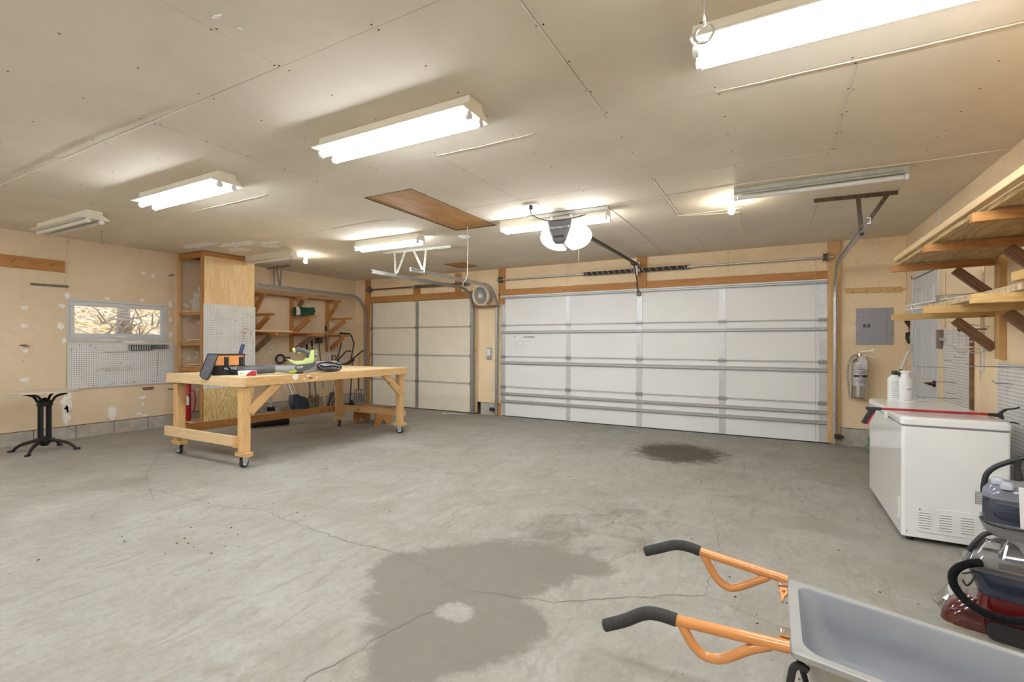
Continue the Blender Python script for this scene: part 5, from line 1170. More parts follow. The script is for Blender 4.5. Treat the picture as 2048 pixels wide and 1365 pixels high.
tool('cultivator', 'upside-down garden cultivator with dark spiky head up and wooden handle end down', 'cultivator', [('shaft', MB().cyl(a, m_, .011), 'galv_dark'), ('handle', MB().cyl(m_, b, .016), 'wood_handle'), ('cultivator_head', tm.box(a+Vector((0, 0, .01)), (.03, .17, .035)), 'iron')], b)
a, b = seg(651.5, 652, .05, 673.5, 811, .46)
m_ = a+(b-a)*.86; tool('floor_squeegee', 'long aluminium pole with black grip and two spread braces against the left wall', 'squeegee', [('pole', MB().cyl(a, b, .012), 'plastic_white' if False else 'wire'), ('grip', MB().cyl(a, a+(b-a)*.07, .018), 'black_matt'),
     ('brace', MB().cyl(m_, b+Vector((0, -.17, -.0)), .008), 'wire'), ('brace', MB().cyl(m_, b+Vector((0, .17, .0)), .008), 'wire')], b)
a, b = seg(668, 722, .08, 667, 790, .26)
tool('spade', 'short spade with black D-grip and square dark blade behind the aluminium pole', 'shovel', [('shaft', MB().cyl(a, b, .015), 'wood_handle'), ('grip', MB().tube([a, a+Vector((0, -.05, .03)), a+Vector((0, -.05, .10)), a+Vector((0, .05, .10)), a+Vector((0, .05, .03))], .012, 8, closed=True), 'black'),
     ('blade', MB().prism([(-.10, 0), (.10, 0), (.10, -.22), (-.10, -.22)], b+Vector((0, 0, .05)), (0, 1, 0), (.15, 0, 1), (.006, 0, 0)), 'galv_dark')], b)
a, b = seg(675, 680, .06, 677, 790, .2); o = part('wooden_pole', MB().cyl(a, b, .011), 'wood_handle', None); tag(o, 'thin tan wooden pole leaning behind the bent black tube frame', 'pole')
a, b = seg(536, 770, .10, 542, 815, .22)
tool('tamper', 'short grey-handled tamper with a dark square foot seen under the bench end', 'tamper', [('shaft', MB().cyl(a+Vector((0, 0, .35)), b, .017), 'galv_dull'), ('foot', MB().box(b-Vector((0, 0, .03)), (.09, .09, .07)), 'iron')], b)
# bent tube frame
PF2 = Plane((L+.35, 6.2, 0), (L+.35, 7.3, 0)); q = lambda u, v, o=0: PF2(u, v, o)
fr = thing('tube_frame', 'folded push-machine frame of bent black tubing in the garage corner', 'tube frame', (L+.35, 6.9, fz(6.9)))
part('upper_handle', MB().tube([q(674, 724), q(683, 687), q(678, 670), q(680, 667), q(701, 669), q(703, 672), q(708, 688), q(701.5, 722)], .013, 8), 'black', fr)
part('foam_grip', MB().tube([q(680, 667), q(690, 667.5), q(700, 668.5)], .020, 8), 'black_matt', fr)
part('lower_handle', MB().tube([q(675, 722), q(692, 703), q(695, 702), q(702, 703.5)], .014, 8).tube([q(690, 729), q(706, 718), q(724, 702.5), q(728, 701.5), q(734, 703.5)], .014, 8), 'black', fr)
part('cross_member', MB().tube([q(675, 724), q(685, 729), q(697, 728), q(707, 719)], .020, 8).ball(q(705, 720), .04).ball(q(676, 723), .03), 'black', fr)
w0 = fz(6.9); wl_ = lambda y: MB().lathe([(.04, -.012), (.062, -.010), (.066, 0), (.062, .010), (.04, .012)], (L+.38, y, w0+.067), (0, 1, 0), 22)
part('reel_leg', MB().tube([q(676, 724), (L+.38, 6.55, w0+.067)], .013, 8).tube([q(705, 720), (L+.38, 7.0, w0+.067)], .013, 8).cyl((L+.38, 6.5, w0+.067), (L+.38, 7.05, w0+.067), .012), 'black', fr)
for y in (6.5, 7.05): part('wheel', wl_(y), 'rubber', fr)
# pitchfork
a, b = seg(723, 668, .08, 717, 756, .20); c_ = at(717, 779, 0, L+.24); mb = MB()
for k in range(5):
    q_ = (k-2)/2; mb.tube(curve_pts([c_+Vector((0, q_*.03, 0)), c_+Vector((.0, q_*.11, -.03)), c_+Vector((.02, q_*.125, -.12)), c_+Vector((.04, q_*.12-.04, -.27))]), .006, 5)
tool('pitchfork', 'five-tine pitchfork with wooden handle in the corner by the narrow garage door', 'pitchfork', [('handle', MB().cyl(a, b, .015), 'wood_handle'), ('socket', MB().cyl(b, c_, .016, .012), 'iron'), ('fork_tines', mb, 'iron')], c_)

# ================================================================ FREEZER AND WHAT STANDS ON IT
FX0, FX1, FY0, FY1 = .705, 1.215, 3.90, 5.12; FZ0, FZT = .075, .832
fr = thing('chest_freezer', 'white chest freezer with vent louvres on its near side', 'freezer', ((FX0+FX1)/2, (FY0+FY1)/2, fz(4.5)))
def rbox(x0, x1, y0, y1, z0, z1, r): return MB().loft([[(x, y, z) for x, y in rrect(x0, x1, y0, y1, r)] for z in (z0, z1)], smooth=False)
gloss = plain('glossy_white_enamel', (.85, .86, .86), .16, var=.02, coat=.3)
part('cabinet', rbox(FX0, FX1, FY0, FY1, FZ0, FZT-.062, .018), gloss, fr, bevel=.004)
part('gasket', rbox(FX0+.008, FX1-.008, FY0+.008, FY1-.008, FZT-.062, FZT-.052, .015), 'grey_mid', fr)
part('lid', MB().loft([[(x, y, z) for x, y in rrect(FX0-e, FX1+e, FY0-e, FY1+e, .03)] for z, e in ((FZT-.052, .000), (FZT-.046, .006), (FZT-.018, .006), (FZT-.006, 0), (FZT, -.012))], smooth=False), gloss, fr)
mb = rbox(.80, 1.16, FY0-.004, FY0+.001, .10, .22, .0009); vx0, vx1, vz0, vz1 = .775, 1.19, .115, .27
part('vent_cover', MB().prism(rrect(vx0, vx1, vz0, vz1, .02), (0, FY0-.004, 0), (1, 0, 0), (0, 0, 1), (0, .005, 0)), gloss, fr, bevel=.0015)
mb = MB()
for cx in (.82, .92, 1.02, 1.12):
    for k in range(7): mb.prism([(-.030, -.002), (.030, -.002), (.032, .002), (-.032, .002)], (cx, FY0-.008, vz0+.03+k*.0155), (1, 0, 0), (0, 0, 1), (0, .004, 0))
part('louvre', mb, 'white', fr, kind='stuff'); mb = MB()
for cx in (.82, .92, 1.02, 1.12):
    for k in range(7): mb.bx(cx-.030, cx+.030, FY0-.0052, FY0-.0038, vz0+.0245+k*.0155, vz0+.0275+k*.0155)
part('louvre_slot', mb, 'grey_mid', fr, kind='stuff')
for x, z in ((vx0+.02, vz1-.015), (vx1-.02, vz1-.015), (FX0+.025, .11)): part('screw', MB().lathe([(.004, 0), (.004, .002)], (x, FY0-.004, z), (0, -1, 0), 8), 'galv_dark', fr)
rp = MB().bx(1.055, 1.115, FY0-.0015, FY0, .33, .405); sk = part('rating_sticker', rp, 'galv_dull', fr); mb = MB()
for k in range(6): mb.bx(1.06, 1.11, FY0-.0022, FY0-.0012, .338+k*.011, .342+k*.011)
part('printed_line', mb, 'paper', sk)
for y in (FY0+.05, FY1-.05):
    for x in (FX0+.05, FX1-.05): part('foot', MB().cyl((x, y, fz(y)), (x, y, FZ0+.002), .02), 'black', fr)
mb = MB().bx(FX0-.003, FX0+.001, FY0+.06, FY0+.10, .16, .30); part('drain_cover', mb, 'white', fr)
part('latch', MB().bx(FX0-.012, FX0, FY0+.42, FY0+.50, FZT-.075, FZT-.03), 'white', fr, bevel=.003)
TZ = FZT+.0005
p = at(1789, 801, 2, TZ); dpt = (p-CAM).dot(fw)/FPX; r_ = 11.5*dpt
sc2 = thing('spray_can', 'white printed spray can with black cap on the freezer', 'spray can', p); h_ = Plane(p, p+r0)(1789, 750).z-TZ
part('can_body', MB().lathe([(r_*.95, 0), (r_, .004), (r_, h_*.80), (r_*.9, h_*.88), (r_*.5, h_*.97), (r_*.48, h_)], p, n=24), 'paper', sc2)
mb = MB()
for k in range(9):
    z = h_*(.12+.075*k); P = [(p.x+math.sin(a)*r_*1.01, p.y-math.cos(a)*r_*1.01, p.z+z) for a in [YAW+(-1.1+2.0*j/8) for j in range(9)]]
    mb.add([q_ for x, y, zz in P for q_ in ((x, y, zz), (x, y, zz+.0035))], [(2*j, 2*j+2, 2*j+3, 2*j+1) for j in range(8)], True)
part('printed_line', mb, 'grey_mid', sc2, kind='stuff')
part('cap', MB().lathe([(r_*.46, h_), (r_*.46, h_+.02), (r_*.38, h_+.034)], p, n=16), 'black', sc2)
p = at(1810.5, 803, 2, TZ); dpt = (p-CAM).dot(fw)/FPX; r_ = 10.5*dpt; h_ = Plane(p, p+r0)(1810, 745).z-TZ
b2_ = thing('squeeze_bottle', 'white plastic bottle with flared cap on the freezer', 'bottle', p)
part('bottle_body', MB().lathe([(r_*.95, 0), (r_, .005), (r_, h_*.62), (r_*.85, h_*.76), (r_*.6, h_*.88), (r_*.62, h_*.93)], p, n=24), 'plastic_white', b2_); part('cap', MB().lathe([(r_*.55, h_*.92), (r_*.85, h_*.97), (r_*.9, h_), (r_*.80, h_*1.02)], p, n=20), 'plastic_white', b2_)
part('label_print', MB().prism([(-.02, 0), (.02, .004), (.018, .008), (-.02, .004)], p+Vector((math.sin(YAW), -math.cos(YAW), 0))*(r_*1.005)+Vector((0, 0, h_*.38)), r0, (0, 0, 1), -fw*.0008), 'navy_hose', b2_)
p = at(1815, 803.5, 2, TZ); o = part('lid_ring', MB().lathe([(.062, 0), (.062, .008), (.055, .010), (.05, .004)], p, n=26), 'plastic_white', None) ; tag(o, 'white plastic ring lid under the squeeze bottle', 'lid'); b2_.location.z += .008
p = at(1832, 801, 2, TZ+.004); o = part('crumpled_tissue', MB().prism([(-.05, -.03), (.03, -.04), (.07, 0), (.02, .04), (-.04, .03)], (p.x, p.y, TZ), (1, 0, 0), (0, 1, 0), (0, .003, .012)), 'paper', None, bevel=.004); tag(o, 'flat white scrap of tissue beside the squeeze bottle', 'tissue')
# reacher
zg = TZ+.012; G0, G1 = at(1764, 818, 2, zg), at(1978, 829.5, 2, zg)
gr = thing('reacher_grabber', 'red and black reacher grabber lying across the freezer lid', 'grabber', (G0+G1)/2); dg = (G1-G0).normalized(); PGr = Plane((G0.x, G0.y, 0), (G1.x, G1.y, 0))
part('shaft', MB().cyl(G0, G1, .0085, n=10), 'red_bright', gr)
g = lambda u, v, o=0: PGr(u, v, o)
mb = MB(); PGr.slab(mb, [(1731, 814), (1764, 815.5), (1764, 820.5), (1752, 821), (1744, 829), (1731, 849), (1722, 845), (1729, 833), (1736, 822), (1731, 818)], .028); part('pistol_grip', mb, 'black', gr, bevel=.004)
mb = MB(); PGr.slab(mb, [(1751, 821.5), (1749, 828), (1744, 834), (1741, 841), (1737, 848), (1731, 849), (1738, 837), (1745, 827)], .024, .002); part('trigger', mb, 'red_bright', gr, bevel=.003)
part('jaw_mount', MB().tube([g(1976, 829.5), g(1996, 831), g(2006, 833)], [.010, .012, .008], 8), 'black', gr)
for pts in ([(1996, 829), (2010, 820), (2030, 818), (2039, 815)], [(1998, 833), (2006, 838), (2004, 827), (2014, 820)]): part('jaw', MB().tube(curve_pts([g(u, v) for u, v in pts]), [.007]+[.0055]*18, 6), 'black_matt', gr)
part('jaw', MB().tube([g(2020, 845, -.05), g(2030, 846, -.05), g(2038, 849, -.05)], .005, 6), 'black_matt', gr)
# broom behind the freezer
bb = atf(1744, 903); tp = at(1817, 702, 0, R-.05); hd = bb+Vector((0, 0, .13))
br = thing('broom', 'green broom with grey bristles standing behind the freezer', 'broom', bb)
mid = hd+(tp-hd)*.80
part('handle', MB().cyl(hd, mid, .0125), plain('dark_green_paint', (.01, .05, .03), .3), br); part('handle_tip', MB().cyl(mid, tp, .0135), 'plastic_white', br); part('broom_cap', MB().box(hd+Vector((.02, 0, 0)), (.10, .22, .05)), 'green_b', br)
mb = MB(); rb = random.Random(6)
for k in range(260):
    y = rb.uniform(-.1, .1); x = rb.uniform(-.03, .03); mb.tube([hd+Vector((x+.02, y, -.02)), hd+Vector((x*2.0-.02, y*1.25, -.125))], .0022, 3)
part('bristle', mb, plain('pale_green_bristles', (.35, .42, .32), .9, var=.5, scale=50), br, kind='stuff')

# ================================================================ RIGHT WALL
UZ, LZ = 1.865, 1.498
def rbracket(label, y, e=.776):
    t = thing('shelf_bracket', label, 'shelf bracket', (R, y, 1.19))
    board('post', (R-.02, y-.045, 1.19), (R-.02, y-.045, 1.94), .085, .042, 'pine', t, (1, 0, 0))
    for k, z in enumerate((UZ, LZ)):
        board('arm', (e, y, z), (R-.003, y, z+.012), .040, .043, 'pine_yellow' if k else 'pine_old', t)
        board('brace', (e+.37, y+.0, z-.028), (R-.04, y, z-.235), .040, .06, 'pine_dark', t)
    return t
rbracket('shelf bracket farthest along the right wall, by the white side door', 4.65)
rbracket('middle shelf bracket on the right wall, its arm ends over the freezer', 3.74)
rbracket('nearest shelf bracket on the right wall at the edge of the photo', 2.93)
o = part('plywood_sheet', MB().bx(.825, R-.05, 3.12, 4.76, UZ+.036, UZ+.061), 'ply_under', None); tag(o, 'plywood sheet on the upper right wall shelf', 'plywood')
o = part('plywood_sheet', MB().bx(.850, R-.05, 1.6, 3.10, UZ+.036, UZ+.061), 'ply_under', None); tag(o, 'nearer plywood sheet on the upper right wall shelf', 'plywood')
o = board('lumber', (.815, 4.70, UZ+.080), (.835, 1.8, UZ+.084), .036, .036, 'pine_pale', None); tag(o, 'long pale stick along the outer edge of the upper right shelf', 'lumber')
q = [at(u, v, 2, LZ+.045) for u, v in ((1844, 619), (1954, 595))]
o = part('particle_board', MB().prism([(q[0].x, q[0].y), (q[1].x, q[1].y), (q[1].x+.02, 1.7), (R-.05, 1.7), (R-.05, 4.62)], (0, 0, LZ+.036), (1, 0, 0), (0, 1, 0), (0, 0, .030)), 'osb', None); tag(o, 'speckled particle board sheet on the lower right wall shelf', 'board')
o = board('lumber', (.93, 2.9, LZ+.088), (.95, 1.8, LZ+.088), .06, .04, 'pine_yellow', None); tag(o, 'short yellow timber on the nearer end of the particle board', 'lumber')
# white wire shelf lying on the lower shelf
ws = thing('wire_shelf', 'white wire closet shelf resting on the lower right wall shelf', 'wire shelf', (1.0, 4.5, LZ+.07)); z = LZ+.075
a0, a1 = at(1812, 612, 2, z+.03), at(1935, 592, 2, z+.02); dd = (a1-a0); sd = Vector((.26, .05, 0))
part('edge_rod', MB().tube([a0, a1], .006, 6).tube([a0+Vector((0, 0, -.035)), a1+Vector((0, 0, -.035))], .006, 6).tube([a0+sd, a1+sd], .006, 6).tube([a0+sd*.5, a1+sd*.5], .005, 6), 'wire_white', ws)
mb = MB()
for k in range(34): p = a0+dd*k/33; mb.tube([p+Vector((0, 0, -.035)), p, p+sd], .0024, 4)
part('cross_wire', mb, 'wire_white', ws, kind='stuff')
part('diagonal_brace', MB().tube([at(1868, 597, 2, z+.05), at(1890, 612, 2, z-.02)], .007, 6), 'wire_white', ws)
cp = at(1890, 602, 2, z+.02); cb2 = at(1955, 592, 2, z+.03)
o = part('paper_bag', MB().loft([[Vector(cp)+Vector((-.05, 0, 0)), Vector(cp)+Vector((.1, .02, 0)), Vector(cp)+Vector((.1, .02, .045)), Vector(cp)+Vector((-.05, 0, .04))], [Vector(cb2)+Vector((-.02, 0, 0)), Vector(cb2)+Vector((.1, .02, 0)), Vector(cb2)+Vector((.1, .02, .03)), Vector(cb2)+Vector((-.02, 0, .01))]], smooth=False), plain('crumpled_grey_brown_film', (.46, .38, .30), .6, var=.5, scale=14, bump=.6), None, bevel=.006); tag(o, 'flat crumpled grey-brown bag on the white wire shelf', 'bag')
# pegboards of the right wall
t = thing('pegboard', 'tall white pegboard with dark edge strip beside the white side door', 'pegboard', (R, 5.55, 1.0))
part('hardboard_sheet', MB().bx(R-.022, R-.018, 5.21, 5.91, .25, 1.42), 'peg_x', t); part('edge_strip', MB().bx(R-.026, R, 5.185, 5.209, .25, 1.41), 'pine_dark', t); part('batten', MB().bx(R-.018, R-.001, 5.22, 5.90, .3, .33).bx(R-.018, R-.001, 5.22, 5.90, 1.36, 1.39), 'pine', t)
t = thing('pegboard', 'white pegboard at the right edge of the photo behind the freezer', 'pegboard', (R, 4.1, .8))
part('hardboard_sheet', MB().bx(R-.022, R-.018, 3.42, 4.655, .24, 1.165), 'peg_x', t); part('batten', MB().bx(R-.018, R-.001, 3.45, 4.64, .28, .31).bx(R-.018, R-.001, 3.45, 4.64, 1.10, 1.13), 'pine', t)
o = board('wall_board', (R-.008, 6.02, .25), (R-.008, 6.02, 1.98), .16, .012, 'pine_old' if False else 'wall_d', None, (1, 0, 0)); tag(o, 'plain tan board between the white side door and the tall pegboard', 'board')
def rhook(u, v, l, lab, grp='hooks on the right wall pegboards', drop=0.0, r=.003):
    p = at(u, v, 0, R-.024); o = part('peg_hook', MB().tube([p+Vector((.004, 0, 0)), p+Vector((-l, 0, 0)), p+Vector((-l-.006, 0, .02))], r, 5), 'wire', None); tag(o, lab, 'hook', grp)
for (u, v), nm in zip(((1932, 671), (1920, 679), (1925, 700), (1931, 706), (1925, 715), (1903, 722), (1908, 766), (1910, 788)), ('topmost', 'second from the top', 'third from the top', 'fourth from the top', 'fifth from the top', 'above the long grey hook', 'second lowest', 'lowest')):
    rhook(u, v, .05, 'small wire hook in the tall pegboard by the side door, '+nm, 'hooks on the tall pegboard', r=.0022)
for u, v, l, lab in ((1893, 735, .22, 'long grey single hook reaching left in front of the side door'), (1908, 765, .12, 'double wire tool holder on the tall pegboard below the long hook'), (1916, 798, .26, 'long wire hook near the bottom of the tall pegboard'), (2042, 735, .24, 'long grey hook at the top of the right edge pegboard'), (2020, 768, .07, 'small hook with a cross wire on the right edge pegboard')):
    p = at(u, v, 0, R-.024); o = part('long_hook', MB().tube([p+Vector((.004, .0, 0)), p+Vector((-l, .0, 0)), p+Vector((-l-.02, 0, .018))], .0038, 6).tube([p+Vector((0, -.04, 0)), p+Vector((-.012, 0, 0)), p+Vector((0, .04, 0))], .003, 5), 'wire', None); tag(o, lab, 'hook')
t = thing('wire_basket', 'white wire basket hanging over the top of the tall pegboard', 'basket', (R-.1, 5.5, 1.35))
for k in range(4):
    p = at(1893+k*13, 643+k*2, 0, R-.16); part('frame_wire', MB().tube([p+Vector((.13, 0, -.02)), p, p+Vector((0, 0, -.20)), p+Vector((.05, 0, -.215)), p+Vector((.13, 0, -.19))], .004, 6), 'wire_white', t)
p0, p1 = at(1893, 679, 0, R-.16), at(1945, 684, 0, R-.16)
part('front_wire', MB().tube([p0, p1], .005, 6).tube([p0+Vector((0, 0, -.04)), p1+Vector((0, 0, -.04))], .005, 6).tube([at(1878, 648, 0, R-.2), at(1893, 660, 0, R-.16)], .006, 6), 'wire_white', t)
p = at(1920, 659, 0, R-.18); o = part('black_knob', MB().ball(p, .018).cyl(p, p+Vector((.15, 0, 0)), .004), 'black', None); tag(o, 'small black ball knob on the white wire basket', 'knob')
t = thing('door_closer_latch', 'brown slide latch mounted at the edge of the white side door', 'latch', (R-.03, DY0, 1.33))
p = at(1880, 679, 0, R-.035); part('latch_body', MB().bx(R-.06, R-.016, p.y-.03, p.y+.03, p.z-.09, p.z+.09), plain('brown_plastic', (.24, .18, .15), .5), t, bevel=.006); part('latch_arm', MB().bx(R-.05, R-.03, p.y-.15, p.y, p.z-.015, p.z+.015), 'galv', t)
t = thing('paper_tag', 'white paper tag hanging between the side door and the pegboard', 'tag', at(1888, 710, 0, R-.02)); p = at(1888, 712, 0, R-.018)
part('tag_sheet', MB().prism([(-.035, -.13), (.035, -.13), (.035, .06), (0, .12), (-.035, .06)], p, (0, 1, 0), (0, 0, 1), (-.002, 0, 0)), 'paper', t)
t = thing('wall_switch_strip', 'vertical white strip outlet on the right wall below the shelf bracket', 'outlet strip', at(1967, 715, 0, R-.01)); p = at(1967, 718, 0, R)
part('strip_case', MB().bx(R-.012, R, p.y-.022, p.y+.022, p.z-.10, p.z+.09), 'plastic_white', t, bevel=.003); part('strip_slot', MB().bx(R-.014, R-.011, p.y-.006, p.y+.006, p.z-.06, p.z+.05), 'cord_white', t)
t = thing('hanging_clamp', 'black plastic clamp hanging in the corner beside the electrical panel', 'clamp', (1.36, 7.2, 1.4))
PC = Plane((1.30, D-.10, 0), (1.42, D-.12, 0)); PC = Plane((R-.06, 7.30, 0), (R-.06+r0.x, 7.30+r0.y, 0))
mb = MB(); PC.slab(mb, [(1810, 642), (1820, 642), (1826, 652), (1829, 668), (1828, 684), (1826, 691), (1818, 688), (1813, 678), (1813, 666), (1820, 664), (1819, 655)], .04); part('clamp_body', mb, 'black', t, bevel=.004)
mb = MB(); PC.slab(mb, [(1815, 672), (1821, 672), (1821, 684), (1816, 682)], .01, .024); part('clamp_pad', mb, 'grey_mid', t)
t2 = at(1925, 385, 0, R)
o = part('wall_cable', MB().tube([(R-.004, 6.16, 2.10), (R-.004, 6.16, 2.60)], .006, 6), 'plastic_white', None); tag(o, 'white vertical cable above the side door', 'cable')
cd = MB()
for k in range(5): y = 4.95+k*.02; cd.tube([(R-.006, y, 1.9-k*.05), (R-.006, y+.01, 1.25-k*.06)], .0011, 4)
o = part('hanging_wires', cd, 'rust', None); tag(o, 'faint bundle of thin wires hanging on the right wall beside the farthest bracket', 'wires', kind='stuff')
# ================================================================ WHEELBARROW
ZR = .48
c1, c2 = at(1577, 1158, 2, ZR), at(1580, 1303, 2, ZR); YF, YN = c1.y, c2.y; WX = .5*(c1.x+c2.x)
tl = math.radians(7.6); ex_ = Vector((math.cos(tl), 0, -math.sin(tl))); ez_ = Vector((math.sin(tl), 0, math.cos(tl))); ey_ = Vector((0, 1, 0)); O = Vector((WX, (YN+YF)/2, ZR)); HW = (YF-YN)/2; TL = .92
wbw = thing('wheelbarrow', 'grey steel tray wheelbarrow with orange handles and black foam grips', 'wheelbarrow', (WX+.45, (YN+YF)/2, fz(1.6)))
def trr(x0, x1, hw, z, r, n=7, yo=0): return [O+ex_*x+ey_*(y+yo)+ez_*z for x, y in rrect(x0, x1, -hw, hw, r, n)]
t_ = .003
inner = [trr(.030, TL-.02, HW-.026, .0, .05), trr(.034, TL-.026, HW-.030, -.006, .052), trr(.062, TL-.10, HW-.048, -.09, .07), trr(.085, TL-.18, HW-.07, -.165, .09), trr(.12, TL-.24, HW-.10, -.198, .09), trr(.18, TL-.30, HW-.14, -.208, .07)]
mb = MB(); mb.loft(inner, smooth=True, caps=False); mb.add(inner[-1], [tuple(range(len(inner[-1])))])
part('tray', mb, 'tray', wbw)
outer = [trr(.026, TL-.016, HW-.022, -.004, .05), trr(.055, TL-.094, HW-.043, -.094, .072), trr(.080, TL-.175, HW-.065, -.17, .092), trr(.115, TL-.235, HW-.095, -.204, .092), trr(.18, TL-.30, HW-.14, -.214, .07)]
mb = MB(); mb.loft(outer, caps=False); mb.add(outer[-1], [tuple(range(len(outer[-1])))]); part('tray_underside', mb, plain('tray_underside_grey', (.50, .50, .48), .45, .1), wbw)
mb = MB(); mb.loft([trr(0.002, TL, HW, -.016, .012), trr(0, TL, HW, -.002, .010), trr(.002, TL-.002, HW-.003, .0015, .010), trr(.028, TL-.02, HW-.024, .0015, .05), trr(.030, TL-.022, HW-.026, -.001, .05)], smooth=False, caps=False)
part('rolled_rim', mb, 'tray_edge', wbw)
mk = MB()
for x, z, l in ((.33, -.10, .018), (.335, -.085, .01), (.62, -.03, .006)): mk.beam(O+ex_*x+ey_*(HW-.047-abs(z)*.03)+ez_*z, O+ex_*(x+.002)+ey_*(HW-.047-abs(z)*.03)+ez_*(z+l), .005, .002)
def arm(Y, tubep, grip, loop):
    P = lambda l: [at(u, v, 1, Y) for u, v in l]
    part('handle_tube', MB().tube(P(tubep), .0157, 14), 'orange', wbw)
    g_ = curve_pts(P(grip), 5); part('foam_grip', MB().tube(g_, .0188, 16), 'foam', wbw)
    e = g_[0]; d_ = (g_[0]-g_[1]).normalized(); part('tube_end', MB().cyl(e, e+d_*.003, .013), 'orange', wbw)
    part('support_loop', MB().tube(curve_pts(P(loop), 5), .0138, 12), 'orange', wbw)
arm(YN+.012, [(1350, 1240.5), (1579, 1295.5)], [(1210, 1251.5), (1249, 1242), (1280, 1230), (1300, 1227), (1323, 1231), (1353, 1241)], [(1364, 1250), (1375, 1272), (1390, 1295), (1411, 1313), (1436, 1318.5), (1462, 1313), (1500, 1299), (1540, 1291)])
arm(YF-.012, [(1397, 1102.5), (1574, 1160)], [(1291, 1103.5), (1320, 1097), (1343, 1091.5), (1360, 1091), (1379, 1095), (1400, 1103)], [(1407, 1110), (1420, 1135), (1434, 1158), (1452, 1173.5), (1471, 1176), (1500, 1167), (1536, 1154)])
for sg, Y in ((1, YN+.012), (-1, YF-.012)):
    z = ZR-.004; k_ = 1.75 if sg > 0 else .8
    part('hinge_plate', MB().prism([(p_, q_*k_) for p_, q_ in ((0, 0), (.028, 0), (.028, .062), (.018, .072), (.006, .066), (0, .05))], (WX-.030, Y, z-.012), (1, 0, 0), (0, sg, 0), (0, 0, .006)), 'orange', wbw, bevel=.002)
    part('buckle', MB().bx(WX-.028, WX+.002, Y+sg*.062*k_, Y+sg*.036*k_, z-.002, z+.004).cyl((WX-.018, Y+sg*.05*k_, z+.003), (WX-.018, Y+sg*.05*k_, z+.009), .006), 'chrome', wbw)
part('clamp_lever', MB().prism([(-.010, 0), (.012, 0), (.013, -.022), (.004, -.036), (.0, -.055), (-.005, -.055), (-.007, -.034), (-.012, -.02)], (WX-.014, YF-.075, ZR-.008), (1, 0, 0), (0, .75, .5), (0, -.004, .010)).cyl((WX-.013, YF-.088, ZR-.014), (WX-.013, YF-.094, ZR+.002), .005), 'orange', wbw, bevel=.002)
# black leg tubes, frame and wheel (mostly outside the picture)
zf = fz(1.6)
for Y, sg in ((YN+.035, -1), (YF-.035, 1)):
    Q = [at(u, v, 1, YN+.035) for u, v in ((1616, 1342), (1603, 1333), (1590, 1334), (1583, 1350), (1582, 1400))]; Q = [(p.x+(.02 if sg > 0 else 0), Y+(.008 if sg > 0 else 0), p.z-(.05 if sg > 0 else 0)) for p in Q]
    part('leg_tube', MB().tube(curve_pts(Q+[(WX+(.04 if sg < 0 else .07), Y, zf+.03), (WX+.07, Y, zf+.015), (WX+.16, Y, zf+.014), (WX+.20, Y, zf+.03), (WX+.27, Y-sg*.05, ZR-.33)], 5), .0098, 10), 'black', wbw)
    part('frame_tube', MB().tube([(WX+.14, Y-sg*.03, ZR-.30), (WX+.22, Y-sg*.06, ZR-.31), (WX+.62, Y-sg*.06, ZR-.37), (WX+1.04, Y-sg*.09, zf+.17)], .015, 10), 'orange', wbw)
wc = Vector((WX+1.05, (YN+YF)/2, zf+.175))
part('tyre', MB().tube([wc+Vector((math.cos(a)*.14, 0, math.sin(a)*.14)) for a in [2*PI*k/28 for k in range(28)]], .035, 10, closed=True), 'rubber', wbw)
part('wheel_rim', MB().lathe([(.02, -.03), (.11, -.02), (.11, .02), (.02, .03)], wc, (0, 1, 0), 20), 'orange', wbw); part('axle', MB().cyl(wc-ey_*.11, wc+ey_*.11, .008), 'galv', wbw)

# ================================================================ CARPET CLEANER
VO = Vector((.86, 2.86, 0)); zv = fz(2.86); PV = Plane((VO.x, VO.y, 0), (VO.x+.955, VO.y-.295, 0)); v_ = lambda u, w, o=0: PV(u, w, o)
cc = thing('carpet_cleaner', 'upright carpet cleaner with red base, smoky tanks and ribbed black hose', 'carpet cleaner', (VO.x+.1, VO.y, zv))
S = FPX/((VO-CAM).dot(fw))                                            # its size in the photo fixes its real size
def ringv(u0, u1, w, depth, r=.03, off=0.0, sk=0.0):
    """rounded horizontal section between pixel columns u0 and u1 at pixel row w"""
    depth *= .78; a = v_(u0, w); b = v_(u1, w); hx = (b-a).length/2; c = (a+b)/2-PV.n*off; c.z = a.z; r = min(r, hx*.9, depth*.49)
    return [c+PV.x*x+PV.n*y+Vector((0, 0, sk*x)) for x, y in rrect(-hx, hx, -depth/2, depth/2, r, 4)]
# base with its brush hood
part('brush_hood', MB().loft([ringv(1890, 2125, 1268, .27, .05), ringv(1888, 2125, 1235, .27, .06), ringv(1892, 2120, 1212, .26, .07), ringv(1905, 2110, 1195, .23, .07), ringv(1935, 2100, 1183, .18, .06)]), 'red_dark', cc)
pn = Vector(PV.n)
mb = MB(); a = [v_(u, w, .139) for u, w in ((1893, 1225), (1900, 1218), (1950, 1222), (1966, 1236), (1970, 1262))]; mb.tube(a, .004, 6); part('hood_ridge', mb, 'red_dark', cc)
part('wheel_arch', MB().prism(rrect(0, .25, 0, .075, .03), v_(1972, 1276, .137), PV.x, (0, 0, 1), pn*.004), 'black', cc)
bw = v_(2105, 1262, .10); part('rear_wheel', MB().lathe([(.03, -.02), (.06, -.018), (.06, .018), (.03, .02)], (bw.x, bw.y, zv+.062), PV.n, 20), 'rubber', cc)
mb = MB(); rb = random.Random(9)
for k in range(60): u = rb.uniform(1893, 1950); p = v_(u, 1263, .13*rb.uniform(-.9, 1)); mb.tube([p, (p.x, p.y, zv+.004)], .003, 3)
part('brush_bristle', mb, plain('yellowish_bristle', (.45, .42, .10), .7), cc, kind='stuff')
